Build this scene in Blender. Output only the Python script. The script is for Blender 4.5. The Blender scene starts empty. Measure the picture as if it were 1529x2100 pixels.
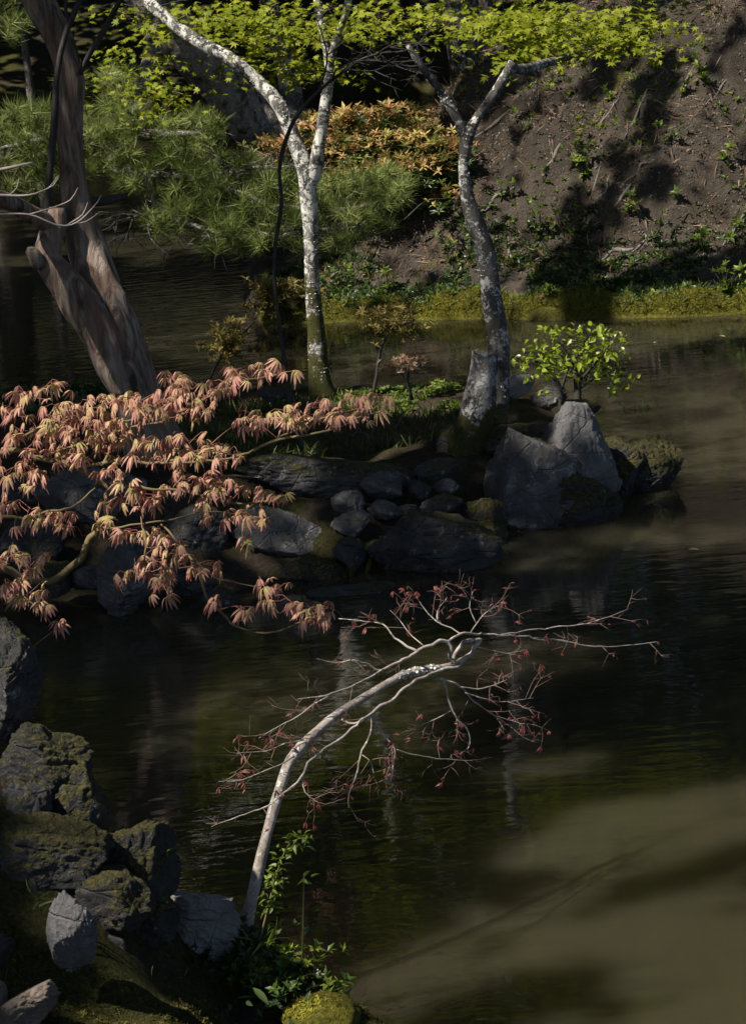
import bpy, bmesh, math, random
import numpy as np
from mathutils import Vector, Matrix
rng = np.random.default_rng(7); random.seed(7)
R = math.radians
scn = bpy.context.scene
col = scn.collection
# ------------------------------------------------------------------ camera
H, PITCH, ROLL = 2.6, R(14.04), R(5.0)
F, CX, CY = 5000.0, 764.5, 1050.0            # focal length and centre in photo pixels
_u0 = np.array([0, math.sin(PITCH), math.cos(PITCH)]); _f0 = np.array([0, math.cos(PITCH), -math.sin(PITCH)])
_r0 = np.array([1.0, 0, 0])
_rr = _r0 * math.cos(ROLL) - _u0 * math.sin(ROLL); _ur = _u0 * math.cos(ROLL) + _r0 * math.sin(ROLL)
cam = bpy.data.objects.new('camera', bpy.data.cameras.new('camera')); col.objects.link(cam)
m = Matrix.Identity(4)
for i in range(3):
    m[i][0], m[i][1], m[i][2] = _rr[i], _ur[i], -_f0[i]
m[2][3] = H
cam.matrix_world = m
cam.data.sensor_fit = 'VERTICAL'; cam.data.sensor_height = 36; cam.data.sensor_width = 36
cam.data.lens = 36 * F / 2100; cam.data.clip_start = 0.05; cam.data.clip_end = 600
scn.camera = cam
# ------------------------------------------------------------------ light
SUN = np.array([-0.50, -0.29, 0.81]); SUN = SUN / np.linalg.norm(SUN)
SKY_STRENGTH, SUN_STRENGTH, EXPOSURE = 0.075, 5.0, 0.85
w = bpy.data.worlds.new('World'); scn.world = w; w.use_nodes = True
nt = w.node_tree; bg = nt.nodes['Background']
sky = nt.nodes.new('ShaderNodeTexSky'); sky.sky_type = 'NISHITA'; sky.sun_disc = False
sky.sun_elevation = math.asin(SUN[2]); sky.sun_rotation = math.atan2(SUN[0], SUN[1])
nt.links.new(sky.outputs[0], bg.inputs[0]); bg.inputs[1].default_value = SKY_STRENGTH
sl = bpy.data.lights.new('sun', 'SUN'); sl.energy = SUN_STRENGTH; sl.angle = R(0.53); sl.color = (1.0, 0.93, 0.82)
so = bpy.data.objects.new('sun', sl); col.objects.link(so)
so.rotation_euler = Vector(SUN).to_track_quat('Z', 'Y').to_euler(); so.location = (-20, -25, 40)
scn.view_settings.view_transform = 'Standard'; scn.view_settings.look = 'None'
scn.view_settings.gamma = 1; scn.view_settings.use_curve_mapping = False
scn.view_settings.exposure = EXPOSURE
scn.render.engine = 'CYCLES'
scn.cycles.max_bounces = 6; scn.cycles.diffuse_bounces = 3; scn.cycles.glossy_bounces = 3
scn.cycles.transmission_bounces = 3; scn.cycles.caustics_reflective = False; scn.cycles.caustics_refractive = False
scn.cycles.use_denoising = True
# ------------------------------------------------------------------ pixel <-> place
def ray(px, py):
    u = (np.asarray(px, float) - CX) / F; v = (CY - np.asarray(py, float)) / F
    return _f0 + u[..., None] * _rr + v[..., None] * _ur
def at(px, py, D):                       # the point on that line of sight at ground distance D
    d = ray(px, py); t = D / d[..., 1]
    return np.array([0, 0, H]) + d * np.asarray(t)[..., None]
def onz(px, py, z=0.0):                  # the point on that line of sight at height z
    d = ray(px, py); t = (z - H) / d[..., 2]
    return np.array([0, 0, H]) + d * np.asarray(t)[..., None]
def pix(P):
    q = np.asarray(P) - np.array([0, 0, H])
    dz = q @ _f0
    return CX + F * (q @ _rr) / dz, CY - F * (q @ _ur) / dz
# ------------------------------------------------------------------ noise
_perm = np.random.default_rng(3).permutation(256); _perm = np.concatenate([_perm, _perm, _perm])
_val = np.random.default_rng(4).random(256) * 2 - 1
def vnoise(p):
    p = np.asarray(p, float); i = np.floor(p).astype(int); f = p - i; f = f * f * (3 - 2 * f); i = i & 255
    r = 0
    for a in (0, 1):
        for b in (0, 1):
            for c in (0, 1):
                h = _val[_perm[_perm[_perm[i[..., 0] + a] + i[..., 1] + b & 255] + i[..., 2] + c & 255]]
                r = r + h * (f[..., 0] if a else 1 - f[..., 0]) * (f[..., 1] if b else 1 - f[..., 1]) * (f[..., 2] if c else 1 - f[..., 2])
    return r
def fbm(p, o=4, g=0.5):
    p = np.asarray(p, float); s = 0; a = 1
    for k in range(o):
        s = s + a * vnoise(p + 17.3 * k); p = p * 2.03; a *= g
    return s
def ridged(p, o=4):
    p = np.asarray(p, float); s = 0; a = 1
    for k in range(o):
        s = s + a * (1 - 2 * np.abs(vnoise(p + 9.1 * k))); p = p * 2.1; a *= 0.5
    return s
# ------------------------------------------------------------------ materials
class NT:
    def __init__(s, name):
        s.m = bpy.data.materials.new(name); s.m.use_nodes = True; s.t = s.m.node_tree; s.t.nodes.clear()
        s.out = s.n('OutputMaterial')
    def n(s, typ, **kw):
        nd = s.t.nodes.new('ShaderNode' + typ)
        for k, v in kw.items():
            if k in nd.inputs.keys() if isinstance(k, str) else False: s.set(nd, k, v)
            else: setattr(nd, k, v)
        return nd
    def set(s, nd, k, v):
        if hasattr(v, 'is_output'): s.t.links.new(v, nd.inputs[k])
        else: nd.inputs[k].default_value = v
    def coord(s, scale=(1, 1, 1)):
        tc = s.n('TexCoord'); mp = s.n('Mapping'); s.t.links.new(tc.outputs['Object'], mp.inputs[0])
        mp.inputs['Scale'].default_value = scale; return mp.outputs[0]
    def noise(s, vec, scale, detail=6, rough=0.6, dist=0.0):
        nd = s.n('TexNoise'); s.set(nd, 'Vector', vec); nd.inputs['Scale'].default_value = scale
        nd.inputs['Detail'].default_value = detail; nd.inputs['Roughness'].default_value = rough; nd.inputs['Distortion'].default_value = dist
        return nd.outputs['Fac']
    def ramp(s, fac, stops, interp='LINEAR'):
        nd = s.n('ValToRGB'); s.t.links.new(fac, nd.inputs[0]); e = nd.color_ramp.elements; nd.color_ramp.interpolation = interp
        while len(e) < len(stops): e.new(0.5)
        for q, (p, c) in zip(e, stops):
            q.position = p; q.color = (c if len(c) == 4 else (*c, 1)) if not isinstance(c, float) else (c, c, c, 1)
        return nd.outputs[0]
    def mix(s, fac, a, b):
        nd = s.n('MixRGB')
        for k, v in ((0, fac), (1, a), (2, b)):
            if hasattr(v, 'is_output'): s.t.links.new(v, nd.inputs[k])
            elif k == 0: nd.inputs[0].default_value = v
            else: nd.inputs[k].default_value = (*v, 1)
        return nd.outputs[0]
    def math(s, op, a, b=0.0, clamp=False):
        nd = s.n('Math'); nd.operation = op; nd.use_clamp = clamp
        for k, v in ((0, a), (1, b)):
            if hasattr(v, 'is_output'): s.t.links.new(v, nd.inputs[k])
            else: nd.inputs[k].default_value = v
        return nd.outputs[0]
    def bump(s, h, strength, dist, normal=None):
        nd = s.n('Bump'); s.t.links.new(h, nd.inputs['Height']); nd.inputs['Strength'].default_value = strength; nd.inputs['Distance'].default_value = dist
        if normal is not None: s.t.links.new(normal, nd.inputs['Normal'])
        return nd.outputs[0]
    def bsdf(s, colr, rough=0.8, spec=0.3, normal=None):
        nd = s.n('BsdfPrincipled')
        if hasattr(colr, 'is_output'): s.t.links.new(colr, nd.inputs['Base Color'])
        else: nd.inputs['Base Color'].default_value = (*colr, 1)
        s.set(nd, 'Roughness', rough); s.set(nd, 'Specular IOR Level', spec)
        if normal is not None: s.t.links.new(normal, nd.inputs['Normal'])
        return nd.outputs[0]
    def finish(s, sh):
        s.t.links.new(sh, s.out.inputs[0]); return s.m
    def normal_z(s):
        g = s.n('NewGeometry'); x = s.n('SeparateXYZ'); s.t.links.new(g.outputs['Normal'], x.inputs[0]); return x.outputs[2]
    def attr(s, name):
        a = s.n('Attribute'); a.attribute_name = name; return a.outputs['Fac']
    def orand(s): return s.n('ObjectInfo').outputs['Random']

def leaf_mat(name, stops, transl=0.4, rough=0.45, spec=0.35, obj=False, tip=None):
    t = NT(name); v = t.orand() if obj else t.attr('var')
    c = t.ramp(v, stops)
    if tip:                                      # colour of the blade from base to tip
        k = t.ramp(t.attr('tt'), [(0.15, 0.0), (0.75, 1.0)])
        c = t.mix(k, c, t.ramp(v, tip))
    n = t.noise(t.coord(), 60 if obj else 9, 2)
    c = t.mix(t.math('MULTIPLY', n, 0.35), c, (0.02, 0.02, 0.01))
    p = t.bsdf(c, rough, spec)
    tr = t.n('BsdfTranslucent'); t.t.links.new(c, tr.inputs[0])
    mx = t.n('MixShader'); mx.inputs[0].default_value = transl
    t.t.links.new(p, mx.inputs[1]); t.t.links.new(tr.outputs[0], mx.inputs[2])
    return t.finish(mx.outputs[0])
def bark_mat(name, stops, lichen=0.0, lichen_col=(0.55, 0.54, 0.50), moss=0.0, vert=0.35, scale=18, red=None, bumpd=0.012, mosslow=None):
    t = NT(name); vec = t.coord((1, 1, vert))
    n = t.noise(vec, scale, 8, 0.65, 0.6); c = t.ramp(n, stops)
    if red:
        c = t.mix(t.ramp(t.noise(vec, scale * 0.35, 4), [(0.45, 0.0), (0.65, 1.0)]), c, red)
    h = n
    if lichen > 0:
        iso = t.coord()
        ln = t.math('ADD', t.noise(iso, 17, 7, 0.75, 0.9), t.math('MULTIPLY', t.noise(iso, 80, 5, 0.8), 0.5))
        lm = t.ramp(ln, [(0.80 - 0.22 * lichen, 0.0), (0.84 - 0.22 * lichen, 1.0)])
        lc = t.mix(t.noise(iso, 40, 3), lichen_col, tuple(x * 0.55 for x in lichen_col))
        c = t.mix(lm, c, lc); h = t.math('ADD', h, t.math('MULTIPLY', lm, 0.35))
    if moss > 0:
        mn = t.noise(t.coord(), 7, 6, 0.7)
        if mosslow:
            sx = t.n('SeparateXYZ'); t.t.links.new(t.coord(), sx.inputs[0])
            k = t.n('MapRange'); t.t.links.new(sx.outputs[2], k.inputs[0])
            k.inputs[1].default_value = mosslow; k.inputs[2].default_value = 0.0; k.inputs[3].default_value = -0.25; k.inputs[4].default_value = 0.2
            mn = t.math('ADD', mn, k.outputs[0])
        mm = t.ramp(mn, [(0.62 - 0.2 * moss, 0.0), (0.70 - 0.2 * moss, 1.0)])
        c = t.mix(mm, c, t.mix(t.noise(t.coord(), 80, 2), (0.035, 0.04, 0.01), (0.08, 0.075, 0.02)))
        h = t.math('ADD', h, t.math('MULTIPLY', t.math('MULTIPLY', mm, t.noise(t.coord(), 120, 3)), 0.7))
    return t.finish(t.bsdf(c, 0.88, 0.2, t.bump(h, 0.9, bumpd)))
def rock_mat(name, base, light, moss=0.4, lichen=0.4):
    t = NT(name); v = t.coord()
    n = t.noise(v, 6, 9, 0.72, 0.7); f = t.noise(v, 48, 7, 0.75)
    c = t.ramp(t.math('ADD', t.math('MULTIPLY', n, 0.75), t.math('MULTIPLY', f, 0.25)), [(0.30, tuple(x * 0.45 for x in base)), (0.5, base), (0.72, light)])
    li = t.ramp(t.noise(v, 9, 7, 0.72, 0.8), [(0.66 - 0.14 * lichen, 0.0), (0.69 - 0.14 * lichen, 1.0)])
    c = t.mix(t.math('MULTIPLY', li, 0.7), c, (0.34, 0.34, 0.32))
    vo = t.n('TexVoronoi'); vo.feature = 'DISTANCE_TO_EDGE'; t.t.links.new(t.coord((1, 1, 1.8)), vo.inputs['Vector']); vo.inputs['Scale'].default_value = 4.5
    crack = t.ramp(vo.outputs['Distance'], [(0.0, 1.0), (0.025, 0.0)])
    h = t.math('ADD', t.math('MULTIPLY', f, 0.6), t.math('SUBTRACT', n, t.math('MULTIPLY', crack, 0.25)))
    mz = t.math('ADD', t.math('MULTIPLY', t.normal_z(), 0.35), t.noise(v, 6, 6, 0.7))
    mm = t.ramp(mz, [(0.92 - 0.3 * moss, 0.0), (1.0 - 0.3 * moss, 1.0)])
    mc = t.ramp(t.noise(v, 70, 3, 0.7), [(0.3, (0.02, 0.018, 0.006)), (0.5, (0.055, 0.05, 0.014)), (0.72, (0.12, 0.105, 0.03))])
    c = t.mix(mm, c, mc)
    h = t.math('ADD', h, t.math('MULTIPLY', t.math('MULTIPLY', mm, t.noise(v, 90, 4, 0.7)), 0.9))
    return t.finish(t.bsdf(c, 0.82, 0.3, t.bump(h, 1.0, 0.035)))
def ground_mat(name, soil, moss_stops, mossiness=0.5, scale=3.0, litter=0.3):
    t = NT(name); v = t.coord()
    n = t.noise(v, 7, 8, 0.7, 0.3); f = t.noise(v, 60, 6, 0.75)
    c = t.ramp(t.math('ADD', t.math('MULTIPLY', n, 0.55), t.math('MULTIPLY', f, 0.45)), [(0.3, tuple(x * 0.35 for x in soil)), (0.5, soil), (0.68, tuple(min(1, x * 1.7) for x in soil))])
    li = t.ramp(t.noise(v, 34, 3, 0.6, 2.0), [(0.70 - 0.2 * litter, 0.0), (0.73 - 0.2 * litter, 1.0)])
    c = t.mix(t.math('MULTIPLY', li, 0.8), c, (0.16, 0.09, 0.05))
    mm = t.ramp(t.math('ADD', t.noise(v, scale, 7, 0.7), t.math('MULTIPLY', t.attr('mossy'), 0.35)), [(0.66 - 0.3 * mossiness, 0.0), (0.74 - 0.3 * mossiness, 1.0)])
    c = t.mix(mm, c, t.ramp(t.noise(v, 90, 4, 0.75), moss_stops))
    c = t.mix(t.ramp(t.noise(v, 1.6, 6, 0.7, 0.5), [(0.40, 0.0), (0.62, 0.6)]), c, tuple(x * 0.4 for x in soil))
    h = t.math('ADD', n, t.math('MULTIPLY', f, 0.8))
    return t.finish(t.bsdf(c, 0.95, 0.1, t.bump(h, 1.0, 0.03)))
def flat_mat(name, a, b, scale=20, rough=0.8, spec=0.2):
    t = NT(name); return t.finish(t.bsdf(t.mix(t.noise(t.coord(), scale, 4), a, b), rough, spec))
def water_mat():
    t = NT('pond_water')
    g = t.n('NewGeometry'); P = g.outputs['Position']
    def mp(sc, rz=0.0):
        q = t.n('Mapping'); t.t.links.new(P, q.inputs[0]); q.inputs['Scale'].default_value = sc; q.inputs['Rotation'].default_value = (0, 0, rz); return q.outputs[0]
    a = t.noise(mp((4.5, 14, 1), 0.10), 1.0, 2, 0.45, 0.3)
    b = t.noise(mp((17, 42, 1), -0.08), 1.0, 3, 0.6, 0.3)
    c = t.noise(mp((0.9, 1.6, 1)), 1.0, 3, 0.5)
    big = t.ramp(c, [(0.35, 0.45), (0.7, 1.0)])
    h = t.math('ADD', t.math('MULTIPLY', a, 1.0), t.math('MULTIPLY', t.math('MULTIPLY', b, big), 0.22))
    colr = t.ramp(t.noise(mp((0.5, 0.8, 1)), 1.0, 5, 0.6), [(0.3, (0.023, 0.0215, 0.0125)), (0.7, (0.036, 0.0325, 0.019))])
    nd = t.n('BsdfPrincipled'); t.t.links.new(colr, nd.inputs['Base Color'])
    nd.subsurface_method = 'BURLEY'; nd.inputs['Subsurface Weight'].default_value = 0.85; nd.inputs['Subsurface Radius'].default_value = (1.0, 0.9, 0.6); nd.inputs['Subsurface Scale'].default_value = 0.5
    nd.inputs['Roughness'].default_value = 0.012; nd.inputs['IOR'].default_value = 1.333
    t.t.links.new(t.bump(h, 1.0, 0.0015), nd.inputs['Normal'])
    return t.finish(nd.outputs[0])
# ------------------------------------------------------------------ meshes
def new_mesh(name, V, Fs, mats, smooth=True, attrs=None):
    """V (n,3); Fs list of int arrays (k,3)/(k,4); attrs {name: per-vertex floats}"""
    me = bpy.data.meshes.new(name)
    V = np.ascontiguousarray(V, np.float32)
    Fs = [np.asarray(f, np.int32) for f in (Fs if isinstance(Fs, list) else [Fs]) if len(f)]
    me.vertices.add(len(V)); me.vertices.foreach_set('co', V.ravel())
    lv = np.concatenate([f.ravel() for f in Fs]); tot = np.concatenate([np.full(len(f), f.shape[1], np.int32) for f in Fs])
    st = np.concatenate([[0], np.cumsum(tot)[:-1]]).astype(np.int32)
    me.loops.add(len(lv)); me.loops.foreach_set('vertex_index', lv)
    me.polygons.add(len(tot)); me.polygons.foreach_set('loop_start', st); me.polygons.foreach_set('loop_total', tot)
    me.polygons.foreach_set('use_smooth', np.full(len(tot), smooth))
    for k, a in (attrs or {}).items():
        at_ = me.attributes.new(k, 'FLOAT', 'POINT'); at_.data.foreach_set('value', np.ascontiguousarray(a, np.float32))
    me.update(calc_edges=True); me.validate()
    for q in (mats if isinstance(mats, (list, tuple)) else [mats]): me.materials.append(q)
    return me
def tag(o, label=None, cat=None, group=None, kind=None):
    for k, v in (('label', label), ('category', cat), ('group', group), ('kind', kind)):
        if v: o[k] = v
    return o
def link(name, data, loc=(0, 0, 0), parent=None):
    o = bpy.data.objects.new(name, data); col.objects.link(o); o.location = loc
    if parent is not None: o.parent = parent
    return o
def thing(name, label, cat, base, group=None):
    return tag(link(name, None, tuple(base)), label, cat, group)
def part(name, V, Fs, mat, th, smooth=True, attrs=None, kind=None, base=None):
    b = np.array(th.location if base is None else base)
    return tag(link(name, new_mesh(name, np.asarray(V) - b, Fs, mat, smooth, attrs), parent=th), kind=kind)
def single(name, V, Fs, mat, label, cat, group=None, kind=None, smooth=True, attrs=None, base=None):
    V = np.asarray(V); b = base if base is not None else np.array([V[:, 0].mean(), V[:, 1].mean(), V[:, 2].min()])
    return tag(link(name, new_mesh(name, V - b, Fs, mat, smooth, attrs), tuple(b)), label, cat, group, kind)
def structure(name, V, Fs, mat, smooth=True, attrs=None):
    return tag(link(name, new_mesh(name, V, Fs, mat, smooth, attrs)), kind='structure')
def catmull(P, step):
    P = np.asarray(P, float); n = len(P)
    if n == 2: P = np.array([P[0], (P[0] + P[1]) / 2, P[1]]); n = 3
    Q = np.vstack([2 * P[0] - P[1], P, 2 * P[-1] - P[-2]]); out = []
    for i in range(1, n):
        p0, p1, p2, p3 = Q[i - 1], Q[i], Q[i + 1], Q[i + 2]
        k = max(1, int(np.linalg.norm((p2 - p1)[:3]) / step)); t = np.arange(k)[:, None] / k
        out.append(0.5 * ((2 * p1) + (-p0 + p2) * t + (2 * p0 - 5 * p1 + 4 * p2 - p3) * t ** 2 + (-p0 + 3 * p1 - 3 * p2 + p3) * t ** 3))
    out.append(P[-1:]); return np.vstack(out)
class Acc:                                   # collects geometry for ONE mesh
    def __init__(s): s.V = []; s.F3 = []; s.F4 = []; s.n = 0; s.A = []; s.T = []
    def add(s, V, F3=None, F4=None, var=0.5, tt=0.0):
        V = np.asarray(V, float); s.V.append(V)
        if F3 is not None and len(F3): s.F3.append(np.asarray(F3) + s.n)
        if F4 is not None and len(F4): s.F4.append(np.asarray(F4) + s.n)
        s.A.append(np.broadcast_to(var, len(V))); s.T.append(np.broadcast_to(tt, len(V))); s.n += len(V)
    def get(s):
        Fs = []
        if s.F3: Fs.append(np.vstack(s.F3))
        if s.F4: Fs.append(np.vstack(s.F4))
        return np.vstack(s.V), Fs, dict(var=np.concatenate(s.A), tt=np.concatenate(s.T))
def tube(P, r, ns=8, amp=0.0, freq=20.0, seed=0.0, cap=True, squash=0.35):
    P = np.asarray(P, float); n = len(P); r = np.asarray(r, float)
    T = np.gradient(P, axis=0); T /= np.linalg.norm(T, axis=1)[:, None] + 1e-9
    N = np.zeros_like(P); a = np.array([1.0, 0, 0]) if abs(T[0][0]) < 0.8 else np.array([0, 1.0, 0])
    v = a - T[0] * (a @ T[0]); v /= np.linalg.norm(v)
    for i in range(n):
        v = v - T[i] * (v @ T[i]); v /= np.linalg.norm(v) + 1e-9; N[i] = v
    B = np.cross(T, N); th = np.arange(ns) * 2 * math.pi / ns
    d = np.cos(th)[None, :, None] * N[:, None] + np.sin(th)[None, :, None] * B[:, None]
    V = P[:, None] + d * r[:, None, None]
    if amp:
        q = V.copy(); q[..., 2] *= squash
        k = 1 + amp * (fbm(q * freq + seed, 3) * 0.6 + fbm(V * freq * 0.25 + seed + 5, 2) * 0.7)
        V = P[:, None] + d * (r[:, None] * k)[..., None]
    V = V.reshape(-1, 3); i = np.arange(n - 1)[:, None] * ns; j = np.arange(ns)[None]; j2 = (j + 1) % ns
    F4 = np.stack([i + j, i + j2, i + ns + j2, i + ns + j], -1).reshape(-1, 4)
    F3 = np.zeros((0, 3), int)
    if cap:
        V = np.vstack([V, P[:1], P[-1:]]); c0, c1 = n * ns, n * ns + 1; jj = np.arange(ns); jn = (jj + 1) % ns
        F3 = np.vstack([np.stack([np.full(ns, c0), jn, jj], 1), np.stack([np.full(ns, c1), (n - 1) * ns + jj, (n - 1) * ns + jn], 1)])
    return V, F3, F4
def limb_path(pts, step=0.03):                # pts: (px, py, D, radius in photo pixels)
    A = np.array(pts, float); P = at(A[:, 0], A[:, 1], A[:, 2]); r = A[:, 3] * A[:, 2] / F
    Q = catmull(np.hstack([P, r[:, None]]), step); return Q[:, :3], np.maximum(Q[:, 3], 0.0008)
def rot_from(z, yaw):                         # matrix whose third column is z, spun by yaw
    z = z / np.linalg.norm(z); a = np.array([1.0, 0, 0]) if abs(z[0]) < 0.9 else np.array([0, 1.0, 0])
    x = np.cross(a, z); x /= np.linalg.norm(x); y = np.cross(z, x); c, s = math.cos(yaw), math.sin(yaw)
    return np.stack([x * c + y * s, -x * s + y * c, z], 1)
def rots(Z, yaw):
    Z = Z / np.linalg.norm(Z, axis=1)[:, None]; a = np.where(np.abs(Z[:, :1]) < 0.9, np.array([[1.0, 0, 0]]), np.array([[0, 1.0, 0]]))
    x = np.cross(a, Z); x /= np.linalg.norm(x, axis=1)[:, None]; y = np.cross(Z, x); c = np.cos(yaw)[:, None]; s = np.sin(yaw)[:, None]
    return np.stack([x * c + y * s, -x * s + y * c, Z], 2)
def scatter(tmpl, pos, M, size, var=None):
    """copies of a template (V, F3, F4, tt) as one geometry"""
    V, F3, F4, tt = tmpl; n, k = len(pos), len(V); size = np.broadcast_to(size, n)
    W = np.einsum('nij,kj->nki', M, V) * size[:, None, None] + pos[:, None]
    o = (np.arange(n) * k)[:, None, None]; Fs = []
    if len(F3): Fs.append((F3[None] + o).reshape(-1, 3))
    if len(F4): Fs.append((F4[None] + o).reshape(-1, 4))
    var = rng.random(n) if var is None else var
    return W.reshape(-1, 3), Fs, dict(var=np.repeat(var, k), tt=np.tile(tt, n))
E3, E4 = np.zeros((0, 3), int), np.zeros((0, 4), int)
def join(L):
    V = []; F3 = []; F4 = []; A = []; T = []; o = 0
    for v, fs, at_ in L:
        V.append(v); A.append(at_['var']); T.append(at_['tt'])
        for f in fs: (F3 if f.shape[1] == 3 else F4).append(f + o)
        o += len(v)
    return np.vstack(V), [np.vstack(f) for f in (F3, F4) if f], dict(var=np.concatenate(A), tt=np.concatenate(T))
# ------------------------------------------------------------------ leaf templates (unit size, stalk at origin)
def strip(mid, wid, side, up=None, fold=0.0):  # a blade: midline points, half widths, sideways vector
    mid = np.asarray(mid, float); n = len(mid); side = np.asarray(side, float); up = np.zeros(3) if up is None else np.asarray(up, float)
    V = []; tt = []
    for i in range(n):
        o = side * wid[i]; f = up * fold * wid[i]
        V += [mid[i] - o - f, mid[i], mid[i] + o - f]; tt += [i / (n - 1)] * 3
    F4 = []
    for i in range(n - 1):
        a = 3 * i; F4 += [(a, a + 1, a + 4, a + 3), (a + 1, a + 2, a + 5, a + 4)]
    return np.array(V), E3, np.array(F4), np.array(tt)
def merge_t(L):
    V = []; F3 = []; F4 = []; T = []; o = 0
    for v, f3, f4, t in L:
        V.append(v); T.append(t)
        if len(f3): F3.append(np.asarray(f3) + o)
        if len(f4): F4.append(np.asarray(f4) + o)
        o += len(v)
    return np.vstack(V), (np.vstack(F3) if F3 else E3), (np.vstack(F4) if F4 else E4), np.concatenate(T)
def t_star(droop=0.25, lobes=7, seed=0):
    r = random.Random(seed); an = np.linspace(-125, 125, lobes); ln = np.interp(np.abs(an), [0, 40, 80, 125], [1, 0.95, 0.72, 0.42])
    pts = [(0.0, -0.05)]; half = 250 / (lobes - 1) / 2
    for i, a in enumerate(an):
        L = ln[i] * r.uniform(0.9, 1.08); a2 = a + r.uniform(-5, 5)
        pts.append((math.sin(R(a2)) * L, math.cos(R(a2)) * L))
        if i < lobes - 1: pts.append((math.sin(R(a + half)) * 0.34 * (L + .3), math.cos(R(a + half)) * 0.34 * (L + .3)))
    V = np.array([(x, y, -droop * (x * x + y * y) + 0.06 * (k % 2)) for k, (x, y) in enumerate(pts)])
    F3 = np.array([(0, i + 1, i) for i in range(1, len(pts) - 1)])
    return V, F3, E4, np.clip(np.hypot(V[:, 0], V[:, 1]), 0, 1)
def t_droop(seed=0, k=6):                     # young maple leaf whose lobes hang like a closed umbrella
    r = random.Random(seed); L = []
    for i in range(k):
        a = R(-85 + 170 * i / (k - 1) + r.uniform(-8, 8)); ln = (1.0 - 0.28 * abs(i - (k - 1) / 2) / ((k - 1) / 2)) * r.uniform(0.88, 1.1)
        sp = R(r.uniform(20, 36) + 14 * abs(i - (k - 1) / 2) / ((k - 1) / 2)); d = np.array([math.sin(a), -math.cos(a) * 0.75 - 0.1, 0])
        mid = [d * ln * (math.sin(sp) * (0.25 + t) * (1 - 0.25 * t)) * (t > 0) + np.array([0, 0, -ln * (math.cos(sp) * t * (0.75 + 0.25 * t)) + 0.10 * math.sin(min(t, .5) * math.pi)]) for t in (0, 0.28, 0.6, 1.0)]
        n = np.array([d[0], d[1], 0.35]); n /= np.linalg.norm(n); side = np.cross(np.array([0, 0, 1.0]), n); side /= np.linalg.norm(side)
        L.append(strip(mid, [0.018, 0.068, 0.078, 0.003], side, n, 0.5))
    return merge_t(L)
def t_blade(w=0.28, bend=0.2, fold=0.4, n=4):
    ts = np.linspace(0, 1, n); mid = [(0, t, -bend * t * t) for t in ts]
    wid = [w * x for x in np.interp(ts, [0, 0.35, 0.7, 1], [0.12, 1, 0.7, 0.02])]
    return strip(mid, wid, (1, 0, 0), (0, 0, 1), -fold)
def xf(t, M, o=(0, 0, 0), s=1.0):
    V, a, b, tt = t; return (V @ np.asarray(M).T) * s + np.asarray(o), a, b, tt
def t_whorl(k=8, seed=0, w=0.16, lift=(10, 50), bend=0.3):   # leaves in a ring round a shoot
    r = random.Random(seed); L = []
    for i in range(k):
        yaw = 2 * math.pi * i / k + r.uniform(-.3, .3); el = R(r.uniform(*lift)); b = t_blade(w, bend * r.uniform(.5, 1.4), 0.3, 3)
        Mx = Matrix.Rotation(yaw, 3, 'Z') @ Matrix.Rotation(el, 3, 'X'); L.append(xf(b, np.array(Mx), (0, 0, r.uniform(-.1, .1)), r.uniform(.7, 1.05)))
    return merge_t(L)
def t_tuft(k=70, seed=0, spread=75):          # pine needles round a shoot
    r = np.random.default_rng(seed); L = []
    yaw = r.random(k) * 2 * math.pi; pol = np.radians(r.random(k) ** 0.7 * spread + 6); ln = r.uniform(0.75, 1.08, k)
    V = []; F3 = []
    for i in range(k):
        d = np.array([math.cos(yaw[i]) * math.sin(pol[i]), math.sin(yaw[i]) * math.sin(pol[i]), math.cos(pol[i])])
        s = np.cross(d, r.normal(size=3)); s /= np.linalg.norm(s); o = np.array([0, 0, r.uniform(-0.35, 0.1)])
        V += [o - s * 0.016, o + s * 0.016, o + d * ln[i]]; F3.append((3 * i, 3 * i + 1, 3 * i + 2))
    return np.array(V), np.array(F3), E4, np.tile([0.0, 0.0, 1.0], k)
def t_grass(n=4):
    ts = np.linspace(0, 1, n); return strip([(0, 0.45 * t * t, t * (1 - 0.2 * t)) for t in ts], [0.05 * (1 - t) ** 0.6 + 0.002 for t in ts], (1, 0, 0), (0, 1, 0), 0.2)
STAR = [t_star(0.22, 7, s) for s in range(3)]; DROOP = [t_droop(s, 5 + s % 2) for s in range(8)]
WHORL = [t_whorl(8, s) for s in range(4)]; TUFT = [t_tuft(50, s, 85) for s in range(5)]; BLADE = t_blade(); GRASS = t_grass()
SPRIG = [t_whorl(6, 10 + s, 0.26, (15, 70), 0.25) for s in range(3)]
RHOMB = (np.array([(0, -0.5, 0), (0.32, 0, 0.05), (0, 0.5, 0), (-0.32, 0, 0.05)]), E3, np.array([(0, 1, 2, 3)]), np.array([0, .5, 1, .5]))
def tm(name, t, mat): return new_mesh(name, t[0], [f for f in (t[1], t[2]) if len(f)], mat, False, dict(tt=t[3], var=np.full(len(t[0]), .5)))
def up_dirs(n, tilt):
    z = rng.normal(size=(n, 3)) * tilt; z[:, 2] = 1; return z
def place(name, meshes, pos, M, size, parent, kind=None):
    """one object for each piece, sharing mesh data"""
    b = np.array(parent.location); size = np.broadcast_to(size, len(pos))
    for i in range(len(pos)):
        o = bpy.data.objects.new(name, meshes[i % len(meshes)]); col.objects.link(o); o.parent = parent
        mm = np.eye(4); mm[:3, :3] = M[i] * size[i]; mm[:3, 3] = pos[i] - b; o.matrix_local = Matrix(mm.tolist())
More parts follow.
